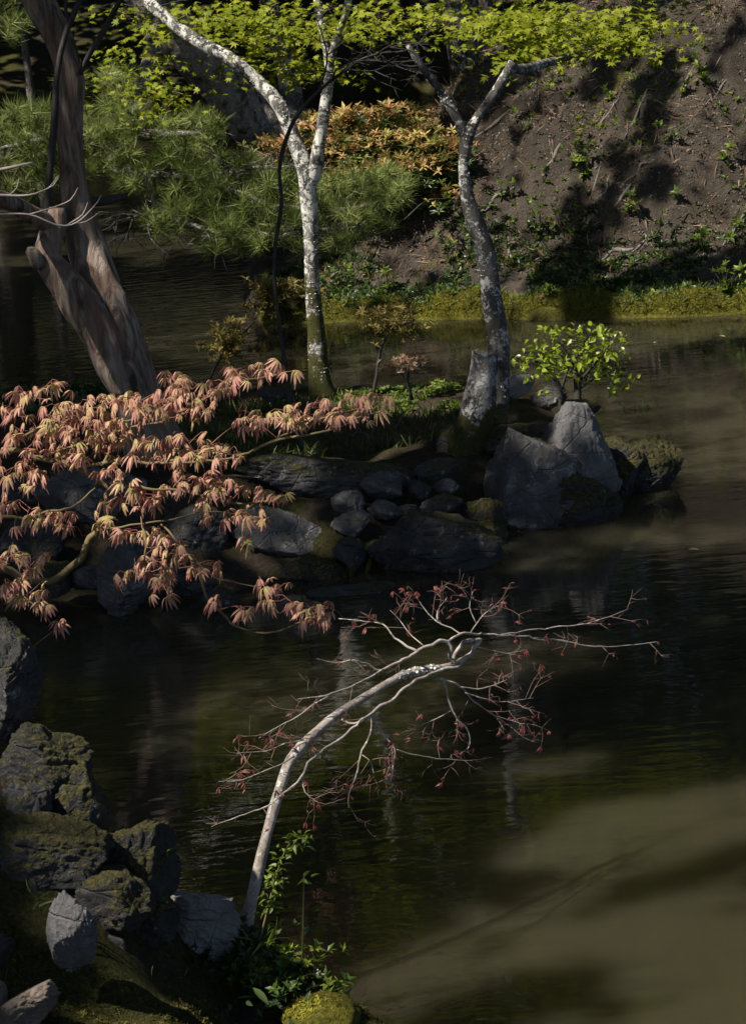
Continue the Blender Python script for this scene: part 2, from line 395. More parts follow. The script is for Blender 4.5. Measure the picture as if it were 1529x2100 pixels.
# ------------------------------------------------------------------ wanted sunlit spots; unseen crowns are thinned along their sun rays
G0, G1, GR = np.array([-9.0, -2.0]), np.array([12.0, 46.0]), 0.03
MASK = np.zeros(np.ceil((G1 - G0) / GR).astype(int), np.float32)
def sunplane(P):
    P = np.asarray(P, float); return P[:, :2] - SUN[None, :2] * (P[:, 2] / SUN[2])[:, None]
def lit(P, rad=0.06, p=1.0):
    q = ((sunplane(np.atleast_2d(P)) - G0) / GR).astype(int); k = max(1, int(round(rad / GR)))
    dx, dy = np.meshgrid(np.arange(-k, k + 1), np.arange(-k, k + 1)); ok = dx ** 2 + dy ** 2 <= k * k
    for a, b in zip(dx[ok], dy[ok]):
        i, j = q[:, 0] + a, q[:, 1] + b; s = (i >= 0) & (j >= 0) & (i < MASK.shape[0]) & (j < MASK.shape[1])
        MASK[i[s], j[s]] = np.maximum(MASK[i[s], j[s]], p)
def inpoly(x, y, poly):
    poly = np.asarray(poly, float); c = np.zeros(len(x), bool); j = len(poly) - 1
    for i in range(len(poly)):
        xi, yi = poly[i]; xj, yj = poly[j]
        c ^= ((yi > y) != (yj > y)) & (x < (xj - xi) * (y - yi) / (yj - yi + 1e-12) + xi); j = i
    return c
def litpoly(poly, p=1.0, z=None, D=None, rad=0.05, dens=9.0, holes=(), streak=0):   # an outline in photo pixels lying on height z (or at distance D)
    A = np.asarray(poly, float); lo, hi = A.min(0), A.max(0)
    X, Y = np.meshgrid(np.arange(lo[0], hi[0], dens), np.arange(lo[1], hi[1], dens)); X, Y = X.ravel(), Y.ravel()
    wob = fbm(np.stack([X / 60, Y / 22, X * 0], 1), 3); ok = inpoly(X, Y + 18 * wob, poly)
    for h in holes: ok &= ~inpoly(X, Y + 14 * wob, h)
    X, Y = X[ok], Y[ok]
    if streak and len(X):
        G = onz(X, Y, z); k = fbm(np.stack([G[:, 0] * 1.1 + 7, (G[:, 1] - .25 * G[:, 0]) * 3.2, X * 0], 1), 3) > -.22 + .25 * streak; X, Y = X[k], Y[k]
    if len(X): lit(onz(X, Y, z) if z is not None else at(X, Y, D), rad, p)
# ------------------------------------------------------------------ the setting
def sdist(X, Y, poly):
    poly = np.asarray(poly, float); d = np.full(X.shape, 1e9)
    for i in range(len(poly)):
        a, b = poly[i], poly[(i + 1) % len(poly)]; ab = b - a; L = ab @ ab + 1e-12
        t = np.clip(((X - a[0]) * ab[0] + (Y - a[1]) * ab[1]) / L, 0, 1)
        d = np.minimum(d, np.hypot(X - a[0] - t * ab[0], Y - a[1] - t * ab[1]))
    return np.where(inpoly(X.ravel(), Y.ravel(), poly).reshape(X.shape), d, -d)
def terrain(name, xs, ys, zf, mat, af=None):
    X, Y = np.meshgrid(xs, ys); Z = zf(X, Y); V = np.stack([X, Y, Z], -1).reshape(-1, 3); n = len(xs)
    i = np.arange(len(ys) - 1)[:, None] * n; j = np.arange(n - 1)[None]
    Fq = np.stack([i + j, i + j + 1, i + n + j + 1, i + n + j], -1).reshape(-1, 4)
    zz = V[:, 2][Fq].max(1); Fq = Fq[zz > -0.25]
    u, inv = np.unique(Fq, return_inverse=True)
    return structure(name, V[u], [inv.reshape(-1, 4)], mat, True, dict(mossy=af(V[u][:, 0], V[u][:, 1])) if af else None)
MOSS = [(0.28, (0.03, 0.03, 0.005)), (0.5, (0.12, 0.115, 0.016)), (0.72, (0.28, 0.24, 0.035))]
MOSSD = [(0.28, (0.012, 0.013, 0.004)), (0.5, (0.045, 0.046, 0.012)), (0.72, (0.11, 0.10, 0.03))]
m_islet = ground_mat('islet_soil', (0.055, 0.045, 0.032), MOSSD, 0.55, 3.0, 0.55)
m_slope = ground_mat('slope_soil', (0.072, 0.061, 0.049), MOSS, 0.2, 2.2, 0.45)
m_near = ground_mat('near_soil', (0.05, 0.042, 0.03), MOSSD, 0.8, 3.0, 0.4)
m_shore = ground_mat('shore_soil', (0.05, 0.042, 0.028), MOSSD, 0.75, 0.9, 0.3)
structure('water', [(-120, -30, 0), (120, -30, 0), (120, 140, 0), (-120, 140, 0)], [np.array([(0, 1, 2, 3)])], water_mat(), False)
structure('pond_bed', [(-130, -40, -1.2), (130, -40, -1.2), (130, 150, -1.2), (-130, 150, -1.2)], [np.array([(0, 1, 2, 3)])], m_shore, False)
def shore(px): return np.array([onz(a, b)[:2] for a, b in px])
ISLET = np.vstack([shore([(-420, 1255), (-200, 1262), (0, 1262), (200, 1258), (400, 1245), (560, 1228), (760, 1200), (990, 1155), (1110, 1110), (1240, 1062), (1330, 1022), (1385, 1000), (1370, 955), (1290, 912), (1235, 880), (1190, 850), (1090, 805), (1000, 780), (800, 772), (690, 775), (550, 800), (400, 805), (300, 798), (0, 800), (-420, 810)])])
def z_islet(X, Y):
    sd = sdist(X, Y, ISLET); plat = np.interp(Y, [9.0, 9.7, 10.2, 10.6, 12.0, 13.2], [0.16, 0.28, 0.28, 0.25, 0.15, 0.06]) + 0.10 * np.clip((-0.4 - X) * 2, 0, 1) * np.clip((11.5 - Y) * 1.5, 0, 1)
    e = np.clip(sd / np.interp(Y, [9, 10.2, 11.5], [0.85, 0.7, 0.45]), -1, 1); z = plat * np.where(e > 0, e * e * (3 - 2 * e), e * 1.5) - 0.03
    p = np.stack([X, Y, X * 0], -1)
    return z + (fbm(p * 3.0, 4) * 0.035 + fbm(p * 16, 3) * 0.010) * np.clip(sd * 6 + .3, 0, 1)
terrain('islet_ground', np.arange(-4.2, 2.2, 0.03), np.arange(8.4, 14.2, 0.03), z_islet, m_islet)
FAR = np.vstack([shore([(2300, 610), (1700, 640), (1529, 645), (1300, 652), (1150, 654), (1000, 654), (850, 657), (700, 664), (600, 668), (545, 660), (525, 640)]), np.array([(-0.72, 16.5), (-0.78, 18.0), (-0.3, 20.0), (0.9, 22.5), (2.5, 26), (6, 29), (20, 29), (30, 20), (30, 12)])])
def z_far(X, Y):
    p = np.stack([X, Y, X * 0], -1); sd = sdist(X, Y, FAR); sd = sd + (fbm(p * 2.5, 3) * 0.05 + 0.01) * (np.abs(sd) < 1)
    wob = fbm(p * 1.1, 3) * 0.14
    z = np.interp(sd + wob * np.clip(sd, 0, 1), [-1, 0, 0.04, 0.10, 0.20, 0.45, 0.75, 2.6, 5, 9, 15], [-1, -0.06, 0.035, 0.07, 0.10, 0.17, 0.33, 1.95, 3.6, 5.2, 6.5])
    lip = np.exp(-((sd - 0.13) / 0.11) ** 2) * 0.05 * (1 + fbm(p * 5, 2)); up = np.clip((sd - 0.5) * 1.5, 0, 1)
    return z + lip + up * (fbm(p * 2.3, 4) * 0.12 + ridged(p * 3.1 + 4, 3) * 0.03 + fbm(p * 9, 3) * 0.022 + fbm(p * 28, 2) * 0.016) + np.clip(sd, 0, .5) * fbm(p * 18, 2) * 0.03
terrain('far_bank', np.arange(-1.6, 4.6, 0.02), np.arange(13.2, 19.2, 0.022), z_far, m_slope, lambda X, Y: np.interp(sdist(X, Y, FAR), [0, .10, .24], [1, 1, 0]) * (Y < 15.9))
terrain('hill', np.concatenate([np.arange(-2.5, 4.5, 0.25), np.arange(4.5, 30, 0.5)]), np.arange(11.5, 31, 0.25), lambda X, Y: z_far(X, Y) - 0.09 - 0.8 * ((X > -1.4) & (X < 4.3) & (Y > 13.4) & (Y < 18.9)), m_slope)
NEAR = np.vstack([np.array([(-9, -6), (9, -6), (9, 1.5), (3.0, 2.6), (1.0, 3.9), (0.2, 4.8)]), shore([(745, 2110), (735, 2085), (690, 2045), (640, 2005), (570, 1965), (520, 1945)]), np.array([(-0.42, 5.68), (-0.51, 5.56), (-0.62, 5.52), (-0.72, 5.58), (-0.9, 5.66), (-2.4, 5.8), (-9, 6)])])
def z_near(X, Y):
    sd = sdist(X, Y, NEAR); p = np.stack([X, Y, X * 0], -1)
    lo = np.interp(X, [-1.6, -0.75, -0.53, -0.43, -0.23, 0.1], [0.62, 0.41, 0.33, 0.25, 0.15, 0.10]); hi = np.interp(X, [-1.6, -0.85, -0.66, -0.54, -0.42, -0.2], [1.25, 0.88, 0.58, 0.28, 0.15, 0.13])
    k = np.clip((Y - 4.75) / 0.4, 0, 1); lim = lo + (hi - lo) * k * k * (3 - 2 * k) + np.interp(Y, [0, 3.5, 4.4], [0.5, 0.10, 0])
    z = np.where(sd > 0, np.minimum(lim, 0.01 + 1.5 * sd), sd * 0.8)
    return z + (fbm(p * 4, 4) * 0.03 + fbm(p * 22, 3) * 0.012) * np.clip(sd * 5 + .2, 0, 1)
terrain('near_bank', np.arange(-2.6, 1.2, 0.022), np.arange(3.2, 8.0, 0.022), z_near, m_near)
terrain('garden_ground', np.arange(-9, 9, 0.2), np.arange(-6, 3.6, 0.2), lambda X, Y: z_near(X, Y) - 0.02, m_near)
def z_back(X, Y):
    p = np.stack([X, Y, X * 0], -1); d = Y - (31.5 + 1.6 * fbm(np.stack([X * .18, X * 0, X * 0], -1), 2)); left = -X - 9.5 - (Y - 14) * 0.22; right = X - 17
    d = np.maximum(np.maximum(d, left), right * (Y > 6))
    return np.interp(d, [-3, 0, 0.15, 1.5, 30, 80], [-1, -0.05, 0.28, 0.6, 11, 22]) + fbm(p * 0.8, 4) * 0.12 * (d > 0)
terrain('far_shore', np.arange(-46, 46, 0.4), np.arange(6, 90, 0.4), z_back, m_shore)
# ------------------------------------------------------------------ rocks
def ico(sub):
    bm = bmesh.new(); bmesh.ops.create_icosphere(bm, subdivisions=sub, radius=1.0)
    V = np.array([v.co[:] for v in bm.verts]); Fx = np.array([[v.index for v in f.verts] for f in bm.faces]); bm.free(); return V / np.linalg.norm(V, axis=1)[:, None], Fx
ICO = {s: ico(s) for s in (3, 4, 5, 6)}
def rock_shape(seed, sub=5, cuts=13, rough=0.05, planes=()):
    r = np.random.default_rng(seed); V, Fx = ICO[sub]
    n = r.normal(size=(cuts, 3)); n /= np.linalg.norm(n, axis=1)[:, None]; d = r.uniform(0.62, 0.98, cuts)
    if planes:
        A = np.array(planes, float); n = np.vstack([n, A[:, :3] / np.linalg.norm(A[:, :3], axis=1)[:, None]]); d = np.concatenate([np.maximum(d, .8), A[:, 3]])
    q = V @ n.T; k = np.where(q > 0.05, d / np.maximum(q, 0.05), 9.0); k.sort(axis=1)
    rad = np.minimum(1.12, -np.log(np.exp(-k[:, :3] * 55).sum(1)) / 55)
    W = V * rad[:, None]; s = seed * 3.7
    W = W * (1 + 0.9 * rough * fbm(W * 1.7 + s, 3) + rough * 0.35 * ridged(W * np.array([2.4, 2.4, 4.2]) + s, 4) + 0.026 * fbm(W * 9 + s, 5, .62))[:, None]
    n1 = r.normal(size=3); n1 /= np.linalg.norm(n1); q = W @ n1 * 4.5 + 0.9 * fbm(W * 1.8 + s, 3); t = q - np.floor(q)
    chip = 1.9 * W + 0.35 * np.stack([fbm(W * 2.5 + s + 1, 3), fbm(W * 2.5 + s + 7, 3), fbm(W * 2.5 + s + 13, 3)], 1); ci = np.floor(chip * np.array([1, 1, 1.4]) + 40).astype(int) & 255
    hv = _val[_perm[_perm[_perm[ci[:, 0]] + ci[:, 1] & 255] + ci[:, 2] & 255]]
    W = W * (1 + 0.060 * (np.minimum(t * 6, 1) * (1 - t)) * (1 + vnoise(W * 2 + s)) + 0.034 * hv)[:, None]
    return W, Fx
mr_grey = rock_mat('grey_rock', (0.10, 0.096, 0.095), (0.25, 0.24, 0.235), 0.35, 0.6)
mr_dark = rock_mat('dark_rock', (0.052, 0.050, 0.051), (0.15, 0.146, 0.146), 0.6, 0.5)
mr_pale = rock_mat('pale_rock', (0.26, 0.25, 0.24), (0.42, 0.41, 0.40), 0.10, 0.7)
mr_tan = rock_mat('tan_rock', (0.20, 0.16, 0.13), (0.33, 0.27, 0.23), 0.0, 0.2)
mr_slab = rock_mat('slab_rock', (0.15, 0.145, 0.148), (0.27, 0.265, 0.27), 0.05, 0.3)
mr_mossy = rock_mat('mossy_rock', (0.042, 0.040, 0.040), (0.12, 0.115, 0.115), 1.15, 0.3)
def rock(seed, px, py, D, hw, hh, label, mat=mr_grey, dr=0.8, tilt=0, yaw=None, sub=5, cuts=8, rough=0.06, group=None, planes=()):
    W, Fx = rock_shape(seed, sub, cuts, rough, planes); c = at(px, py, D); s = D / F / 0.97
    W = W - (W.max(0) + W.min(0)) / 2; W = W / ((W.max(0) - W.min(0)) / 2)
    W = W * np.array([hw * s, dr * (hw + hh) / 2 * s, hh * s])
    a = R(-tilt) + ROLL * 0; Mt = Matrix.Rotation(a, 3, 'Y'); W = W @ np.array(Mt).T
    return single('rock', W + c, [Fx], mat, label, 'rock', group, base=c)
def wallD(y): return 9.32 + (1200 - y) / 270 * 0.66
rock(1, 675, 980, 9.95, 190, 52, 'long flat dark slab lying along the top of the islet wall', mr_dark, 0.7, tilt=-7, sub=6)
rock(2, 585, 1110, 9.62, 122, 62, 'grey slanting block under the long flat slab', mr_grey, 0.7, tilt=-30, sub=6)
rock(3, 782, 998, wallD(1000), 48, 33, 'rounded grey stone nestled against the end of the long slab', mr_grey)
rock(4, 714, 1030, wallD(1035), 36, 25, 'small rounded stone with speckled lichen between slab and slanting block', mr_grey, sub=4)
rock(5, 722, 1077, wallD(1080), 44, 29, 'grey wedge stone beside the slanting block', mr_grey, tilt=12, sub=5)
rock(6, 788, 1046, wallD(1045), 36, 22, 'low pale stone above the mossy square boulder', mr_grey, tilt=-15, sub=4)
rock(7, 718, 1136, wallD(1140), 34, 36, 'dark upright stone beside the roots at the wall foot', mr_dark, sub=4)
rock(8, 893, 1122, 9.42, 142, 84, 'big square dark boulder with flat face and mossy top', mr_dark, 0.6, tilt=-6, sub=6, cuts=9)
rock(9, 893, 962, wallD(955), 48, 20, 'flat stone at the foot of the forked tree', mr_dark, tilt=8, sub=4)
rock(10, 913, 997, wallD(990), 28, 17, 'smallest pale stone of the islet wall', mr_grey, tilt=8, sub=4)
rock(11, 862, 1004, wallD(1000), 26, 22, 'small dark stone behind the thin bare root', mr_dark, sub=4)
rock(12, 905, 1034, wallD(1030), 46, 22, 'oblong stone resting on the square dark boulder', mr_dark, tilt=14, sub=4)
rock(13, 1082, 990, 9.98, 108, 120, 'tall grey boulder with lichen leaning at the islet point', mr_grey, 0.7, tilt=6, sub=6, cuts=6, rough=.06, planes=[(-.85, -.2, .5, .48), (.15, -1, .3, .55), (.5, 0, .85, .72), (-.3, -.8, .7, .62)])
rock(114, 1188, 955, 10.1, 84, 132, 'pointed boulder with pale sunlit crown at the islet point', mr_slab, 0.8, tilt=-4, sub=6, cuts=6, rough=.06, planes=[(.8, -.1, .6, .66), (-.75, -.15, .65, .66), (.15, -1, .35, .55), (0, 0, 1, .86)])
rock(15, 1150, 1035, 9.95, 128, 76, 'dark mossy foot boulder under the pointed boulder', mr_mossy, 0.5, tilt=-10, sub=6, cuts=9)
rock(16, 1318, 965, 10.42, 90, 66, 'low rounded boulder at the very tip of the islet', mr_mossy, 0.9, tilt=24, sub=6, cuts=8, rough=.08)
rock(17, 1262, 965, 10.33, 62, 72, 'mossy earth covered stone between the two point boulders', mr_mossy, 0.8, sub=5)
rock(18, 730, 1228, 9.15, 105, 34, 'low half drowned stone in front of the slanting block', mr_dark, 0.6, tilt=-4, sub=5)
rock(19, 262, 1195, 9.15, 66, 82, 'bluish upright boulder standing in the water under the salmon leaves', mr_grey, 0.8, tilt=-10, sub=6)
rock(20, 195, 1020, 9.75, 125, 68, 'broad grey boulder behind the salmon maple sprays', mr_grey, 0.8, tilt=-14, sub=6)
rock(21, 400, 1095, 9.6, 85, 62, 'dark boulder between the broad and the slanting rocks', mr_dark, 0.8, tilt=8, sub=5)
rock(22, 185, 1185, 9.25, 42, 28, 'small grey stone beside the bluish boulder', mr_grey, sub=4)
rock(23, 452, 1228, 9.1, 42, 24, 'small wet stone at the waterline below the dark boulder', mr_dark, sub=4)
rock(24, 55, 1120, 9.5, 75, 60, 'dark boulder at the shaded end of the wall', mr_dark, sub=5)
rock(25, 100, 1190, 9.25, 60, 40, 'mossy block low in the shaded end of the wall', mr_mossy, sub=5)
rock(26, 385, 1190, 9.35, 60, 45, 'dark cracked block beside the bluish boulder', mr_dark, sub=5)
rock(27, 1062, 790, 12.3, 36, 22, 'white sunlit stone just behind the stump', mr_pale, 0.8, tilt=25, sub=5)
rock(28, 1125, 815, 11.9, 38, 24, 'flat grey stone beside the bright green bush', mr_grey, 0.8, tilt=12, sub=5)
rock(29, 560, 808, 12.2, 32, 16, 'small dark stone at the back edge of the islet', mr_dark, sub=4)
rock(30, 1190, 840, 11.2, 40, 22, 'brown stone under the bright green bush', mr_mossy, sub=4)
rock(31, 640, 1170, 9.45, 70, 40, 'mossy earth block at the foot of the slanting rock', mr_mossy, sub=5)
rock(32, 985, 1085, 9.72, 60, 66, 'mossy stone wedged between square and tall boulders', mr_mossy, sub=5)
rock(33, 830, 1055, 9.78, 32, 24, 'dark filler stone under the oblong stone', mr_dark, sub=4)
rock(34, 60, 1015, 9.9, 60, 45, 'dark lump of rock beside the broad grey boulder', mr_dark, sub=4)
rock(35, 300, 1075, 9.75, 50, 40, 'dark filler block touching the broad grey boulder', mr_dark, sub=4)
# near bank
rock(51, 14, 1400, 5.25, 74, 140, 'tall craggy dark rock pillar rising at the bank edge', mr_dark, 0.8, tilt=4, sub=6, rough=0.12, cuts=8)
rock(52, 95, 1560, 5.15, 100, 90, 'craggy dark boulder with pale facets below the tall rock pillar', mr_mossy, 0.7, tilt=-14, sub=6, rough=0.1, cuts=8)
rock(64, 170, 1635, 5.13, 75, 88, 'narrow dark rock jammed under the craggy boulder', mr_mossy, 0.7, tilt=-20, sub=5, cuts=8)
rock(65, 30, 1650, 5.05, 80, 55, 'dark cracked block below the craggy boulder', mr_dark, 0.7, tilt=8, sub=5, cuts=8)
rock(66, 330, 1800, 5.18, 42, 60, 'thin mossy ledge stone leaning over the water', mr_mossy, 0.7, tilt=-30, sub=5, cuts=8)
rock(53, 90, 1735, 5.02, 150, 92, 'bluish black boulder shouldering the near bank', mr_mossy, 0.7, tilt=8, sub=6, rough=0.09, cuts=9)
rock(54, 255, 1785, 5.12, 112, 140, 'steep mossy boulder facing the water on the near bank', mr_mossy, 0.7, tilt=-28, sub=6, rough=0.08, cuts=9)
rock(55, 402, 1888, 5.40, 90, 98, 'white sunlit stone at the foot of the leaning maple', mr_pale, 0.7, tilt=38, sub=6, rough=0.1, cuts=8)
rock(56, 148, 1912, 4.76, 56, 100, 'grey upright slab set into the mossy bank', mr_slab, 0.6, tilt=-4, sub=6, cuts=10, rough=.05)
rock(157, 48, 2068, 4.58, 92, 44, 'tan tilted stone on the moss below the upright slab', mr_tan, 0.9, tilt=30, sub=6, cuts=6, rough=.06)
rock(58, -6, 2055, 4.62, 26, 55, 'yellowish stone peeping out beside the tan tilted stone', mr_tan, sub=4)
rock(59, 35, 1845, 4.98, 78, 95, 'dark rough boulder behind the upright slab', mr_dark, 0.7, sub=6, rough=0.09, cuts=9)
rock(60, 226, 1935, 4.95, 32, 26, 'small stone in moss beside the upright slab', mr_grey, sub=4)
rock(61, 0, 1955, 4.86, 45, 60, 'shaded stone above the tan tilted stone', mr_dark, sub=5)
rock(62, 298, 1885, 5.08, 78, 75, 'dark moss grown stone behind the white sunlit stone', mr_mossy, 0.7, sub=5, rough=.1)
rock(63, 230, 1850, 4.98, 95, 80, 'moss clad hump above the small stone in moss', mr_mossy, 0.7, sub=5, rough=.12)
# ------------------------------------------------------------------ trees
mb_white = bark_mat('lichen_bark', [(0.36, (0.025, 0.022, 0.02)), (0.5, (0.10, 0.092, 0.085)), (0.66, (0.24, 0.225, 0.21))], 0.30, (0.76, 0.745, 0.68), 0.6, mosslow=1.15)
mb_right = bark_mat('grey_maple_bark', [(0.3, (0.025, 0.023, 0.022)), (0.5, (0.06, 0.055, 0.05)), (0.68, (0.17, 0.16, 0.15))], 0.10, (0.55, 0.54, 0.50), 0.45, mosslow=0.6)
mb_stump = bark_mat('stump_bark', [(0.40, (0.02, 0.018, 0.016)), (0.50, (0.12, 0.11, 0.105)), (0.66, (0.36, 0.34, 0.335))], 0.35, (0.5, 0.48, 0.46), 0.95, mosslow=0.42, scale=11, bumpd=.02)
mb_old = bark_mat('peeling_bark', [(0.38, (0.035, 0.027, 0.022)), (0.5, (0.16, 0.122, 0.098)), (0.62, (0.29, 0.235, 0.195))], -0.2, (0.3, 0.3, 0.28), 0.0, vert=0.16, scale=24, bumpd=.02, red=(0.15, 0.085, 0.062))
mb_pine = bark_mat('pine_bark', [(0.35, (0.025, 0.020, 0.018)), (0.5, (0.19, 0.155, 0.135)), (0.7, (0.33, 0.29, 0.265))], 0.15, (0.4, 0.4, 0.38), 0.2, vert=0.4, scale=14, bumpd=0.03)
mb_dark = bark_mat('dark_bark', [(0.3, (0.018, 0.016, 0.015)), (0.6, (0.05, 0.045, 0.042))], 0.0, vert=0.3, scale=30)
mb_near = bark_mat('pale_maple_bark', [(0.3, (0.09, 0.072, 0.06)), (0.5, (0.26, 0.22, 0.19)), (0.7, (0.44, 0.39, 0.355))], 0.02, (0.60, 0.58, 0.55), 0.0, vert=0.8, scale=24, bumpd=0.005)
mb_twig = flat_mat('pale_twig_bark', (0.20, 0.165, 0.145), (0.40, 0.35, 0.32), 30)
mb_salmon = flat_mat('olive_twig_bark', (0.09, 0.068, 0.034), (0.20, 0.155, 0.08), 20)
mb_red = flat_mat('red_twig_bark', (0.20, 0.06, 0.05), (0.30, 0.14, 0.11), 20)
m_lichen = flat_mat('lichen_crust', (0.45, 0.45, 0.42), (0.70, 0.69, 0.64), 30, 0.9, 0.1)
def trunk(acc, pts, ns=22, step=0.02, amp=0.10, freq=22, seed=0.0, light=None, slim=1.0):
    P, r = limb_path(pts, step); r = r * slim; v, f3, f4 = tube(P, r, ns, amp, freq, seed); acc.add(v, f3, f4)
    if light: lit(P[::2], float(np.median(r)) + 0.03, light)
    return P, r
def mesh_part(name, acc, mat, th, **k):
    V, Fs, A = acc.get(); return part(name, V, Fs, mat, th, attrs=A, **k)
def lichen_part(th, paths, n, size=0.012, lo=0.0):
    pos = []; nor = []
    for P, r in paths:
        k = rng.integers(1, len(P) - 1, n); ok = rng.random(n) < np.clip(0.55 + fbm(P[k] * 6, 3), 0, 1); k = k[ok]
        T = P[k + 1] - P[k - 1]; T /= np.linalg.norm(T, axis=1)[:, None]; d = rng.normal(size=(len(k), 3)); d -= T * (d * T).sum(1)[:, None]; d /= np.linalg.norm(d, axis=1)[:, None]
        q = P[k] + d * (r[k] * 1.03)[:, None]; ok = fbm(q * 17, 2) > lo; pos.append(q[ok]); nor.append(d[ok])
    pos, nor = np.vstack(pos), np.vstack(nor); nor = nor + rng.normal(size=nor.shape) * 0.45
    hexa = np.array([(math.cos(a), math.sin(a), 0.25 * (i % 2)) for i, a in enumerate(np.arange(6) * math.pi / 3)] + [(0, 0, -0.2)])
    t = (hexa, np.array([(6, i, (i + 1) % 6) for i in range(6)]), E4, np.zeros(7))
    V, Fs, A = scatter(t, pos, rots(nor, rng.random(len(pos)) * 6), size * rng.uniform(0.4, 1.2, len(pos)))
    o = part('lichen', V, Fs, m_lichen, th, False, A, kind='stuff'); o.parent = [c for c in th.children if c.name.startswith('trunk')][0]
def twigs_on(acc, P, n, length, r0, droop=0.0, spread=1.0, plane=0.35, ends=None, sub=2, step=0.03, start=0.2):
    """side shoots along a branch; returns their tips in 'ends'"""
    for i in range(n):
        k = int(len(P) * (start + (1 - start) * (i + rng.random()) / n)); k = min(max(k, 1), len(P) - 2)
        T = P[k + 1] - P[k - 1]; T /= np.linalg.norm(T) + 1e-9
        d = rng.normal(size=3); d[2] *= plane; d -= T * (d @ T) * 0.6; d /= np.linalg.norm(d); d = d * spread + T * 0.7; d /= np.linalg.norm(d)
        L = length * rng.uniform(0.5, 1.1); m1 = P[k] + d * L * 0.5 + rng.normal(size=3) * L * 0.07; e = P[k] + d * L + np.array([0, 0, -droop * L]) + rng.normal(size=3) * L * 0.08
        Q = catmull(np.array([P[k], m1, e]), step); v, f3, f4 = tube(Q, np.linspace(r0, r0 * 0.45, len(Q)), 5); acc.add(v, f3, f4)
        if ends is not None: ends.append(Q)
        if sub > 0: twigs_on(acc, Q, 3, length * 0.5, r0 * 0.6, droop, spread, plane, ends, sub - 1, step, 0.3)
# --- the lichen-covered maple standing behind the islet
base = at(655, 790, 12.4)
white = thing('maple_tree', 'slender forked maple covered in white lichen with mossy foot on the islet', 'tree', base)
acc = Acc(); wp = []
wp.append(trunk(acc, [(662, 815, 12.4, 33), (655, 780, 12.4, 27), (650, 700, 12.4, 22), (641, 600, 12.4, 18), (637, 480, 12.4, 17), (632, 400, 12.4, 20), (626, 350, 12.4, 20), (604, 290, 12.42, 18), (572, 215, 12.45, 17), (520, 160, 12.5, 15), (470, 120, 12.5, 15), (390, 75, 12.6, 14), (300, 0, 12.7, 14), (190, -120, 12.9, 13), (60, -300, 13.1, 9), (-60, -520, 13.3, 5)], light=0.8, slim=.86))
mesh_part('trunk', acc, mb_white, white)
acc = Acc(); wp.append(trunk(acc, [(634, 385, 12.4, 15), (646, 350, 12.38, 16), (655, 295, 12.36, 14), (667, 215, 12.35, 13), (675, 150, 12.35, 11), (668, 90, 12.35, 10), (655, 30, 12.35, 9), (650, -60, 12.4, 9), (690, -200, 12.5, 7), (740, -420, 12.6, 5), (770, -700, 12.7, 2)], light=0.9, slim=.88))
wp.append(trunk(acc, [(674, 140, 12.35, 8), (690, 80, 12.3, 8), (708, 30, 12.2, 7), (730, -60, 12.1, 6), (800, -240, 12.0, 5), (900, -500, 11.9, 2)], ns=12))
mesh_part('limb', acc, mb_white, white)
lichen_part(white, wp[:2], 4200, 0.0032)
# --- the forked maple beside the stump
base = at(975, 930, 10.5)
right = thing('maple_tree', 'dark forked maple with patchy grey bark growing beside the cut stump', 'tree', base)
acc = Acc(); rp = []
rp.append(trunk(acc, [(985, 985, 10.45, 50), (995, 935, 10.47, 40), (1012, 860, 10.52, 30), (1020, 790, 10.55, 25), (1021, 700, 10.55, 22), (1012, 640, 10.55, 24), (1003, 580, 10.55, 23), (992, 510, 10.55, 22), (972, 450, 10.55, 20), (958, 400, 10.55, 16), (950, 345, 10.55, 13), (954, 310, 10.55, 15), (958, 285, 10.55, 17), (975, 245, 10.56, 12), (1005, 205, 10.6, 11), (1038, 150, 10.65, 10), (1052, 128, 10.65, 11)], amp=0.22, freq=14, light=0.4, slim=.92))
mesh_part('trunk', acc, mb_right, right)
acc = Acc(); rp.append(trunk(acc, [(957, 290, 10.55, 11), (938, 245, 10.55, 10), (900, 185, 10.55, 8), (860, 130, 10.5, 8), (835, 92, 10.5, 5)], ns=14, light=0.8)); mesh_part('limb', acc, mb_right, right)
acc = Acc(); rp.append(trunk(acc, [(1048, 140, 10.65, 9), (1075, 142, 10.8, 10), (1110, 132, 11.1, 9), (1170, 112, 11.6, 8), (1235, 72, 12.2, 8), (1290, 20, 12.7, 7), (1360, 5, 13, 6), (1450, -60, 13.2, 5), (1560, -200, 13.4, 3)], ns=14, light=0.6)); mesh_part('limb', acc, mb_right, right)
lichen_part(right, rp[:2], 900, 0.0035, 0.15)
for q in ([(950, 950, 10.45, 26), (900, 975, 10.2, 16), (850, 1000, 10.0, 9), (832, 1040, 9.8, 8), (828, 1075, 9.7, 5)], [(985, 960, 10.4, 22), (1000, 1000, 10.2, 13), (990, 1040, 10.0, 6)], [(930, 940, 10.5, 20), (890, 940, 10.5, 12), (840, 945, 10.4, 6)], [(800, 1080, 9.75, 6), (770, 1110, 9.6, 8), (740, 1140, 9.5, 8), (718, 1180, 9.38, 5)], [(790, 1100, 9.65, 5), (760, 1150, 9.45, 7), (750, 1180, 9.4, 4)]):
    acc = Acc(); trunk(acc, q, ns=10, amp=0.2); mesh_part('root', acc, mb_stump, right)
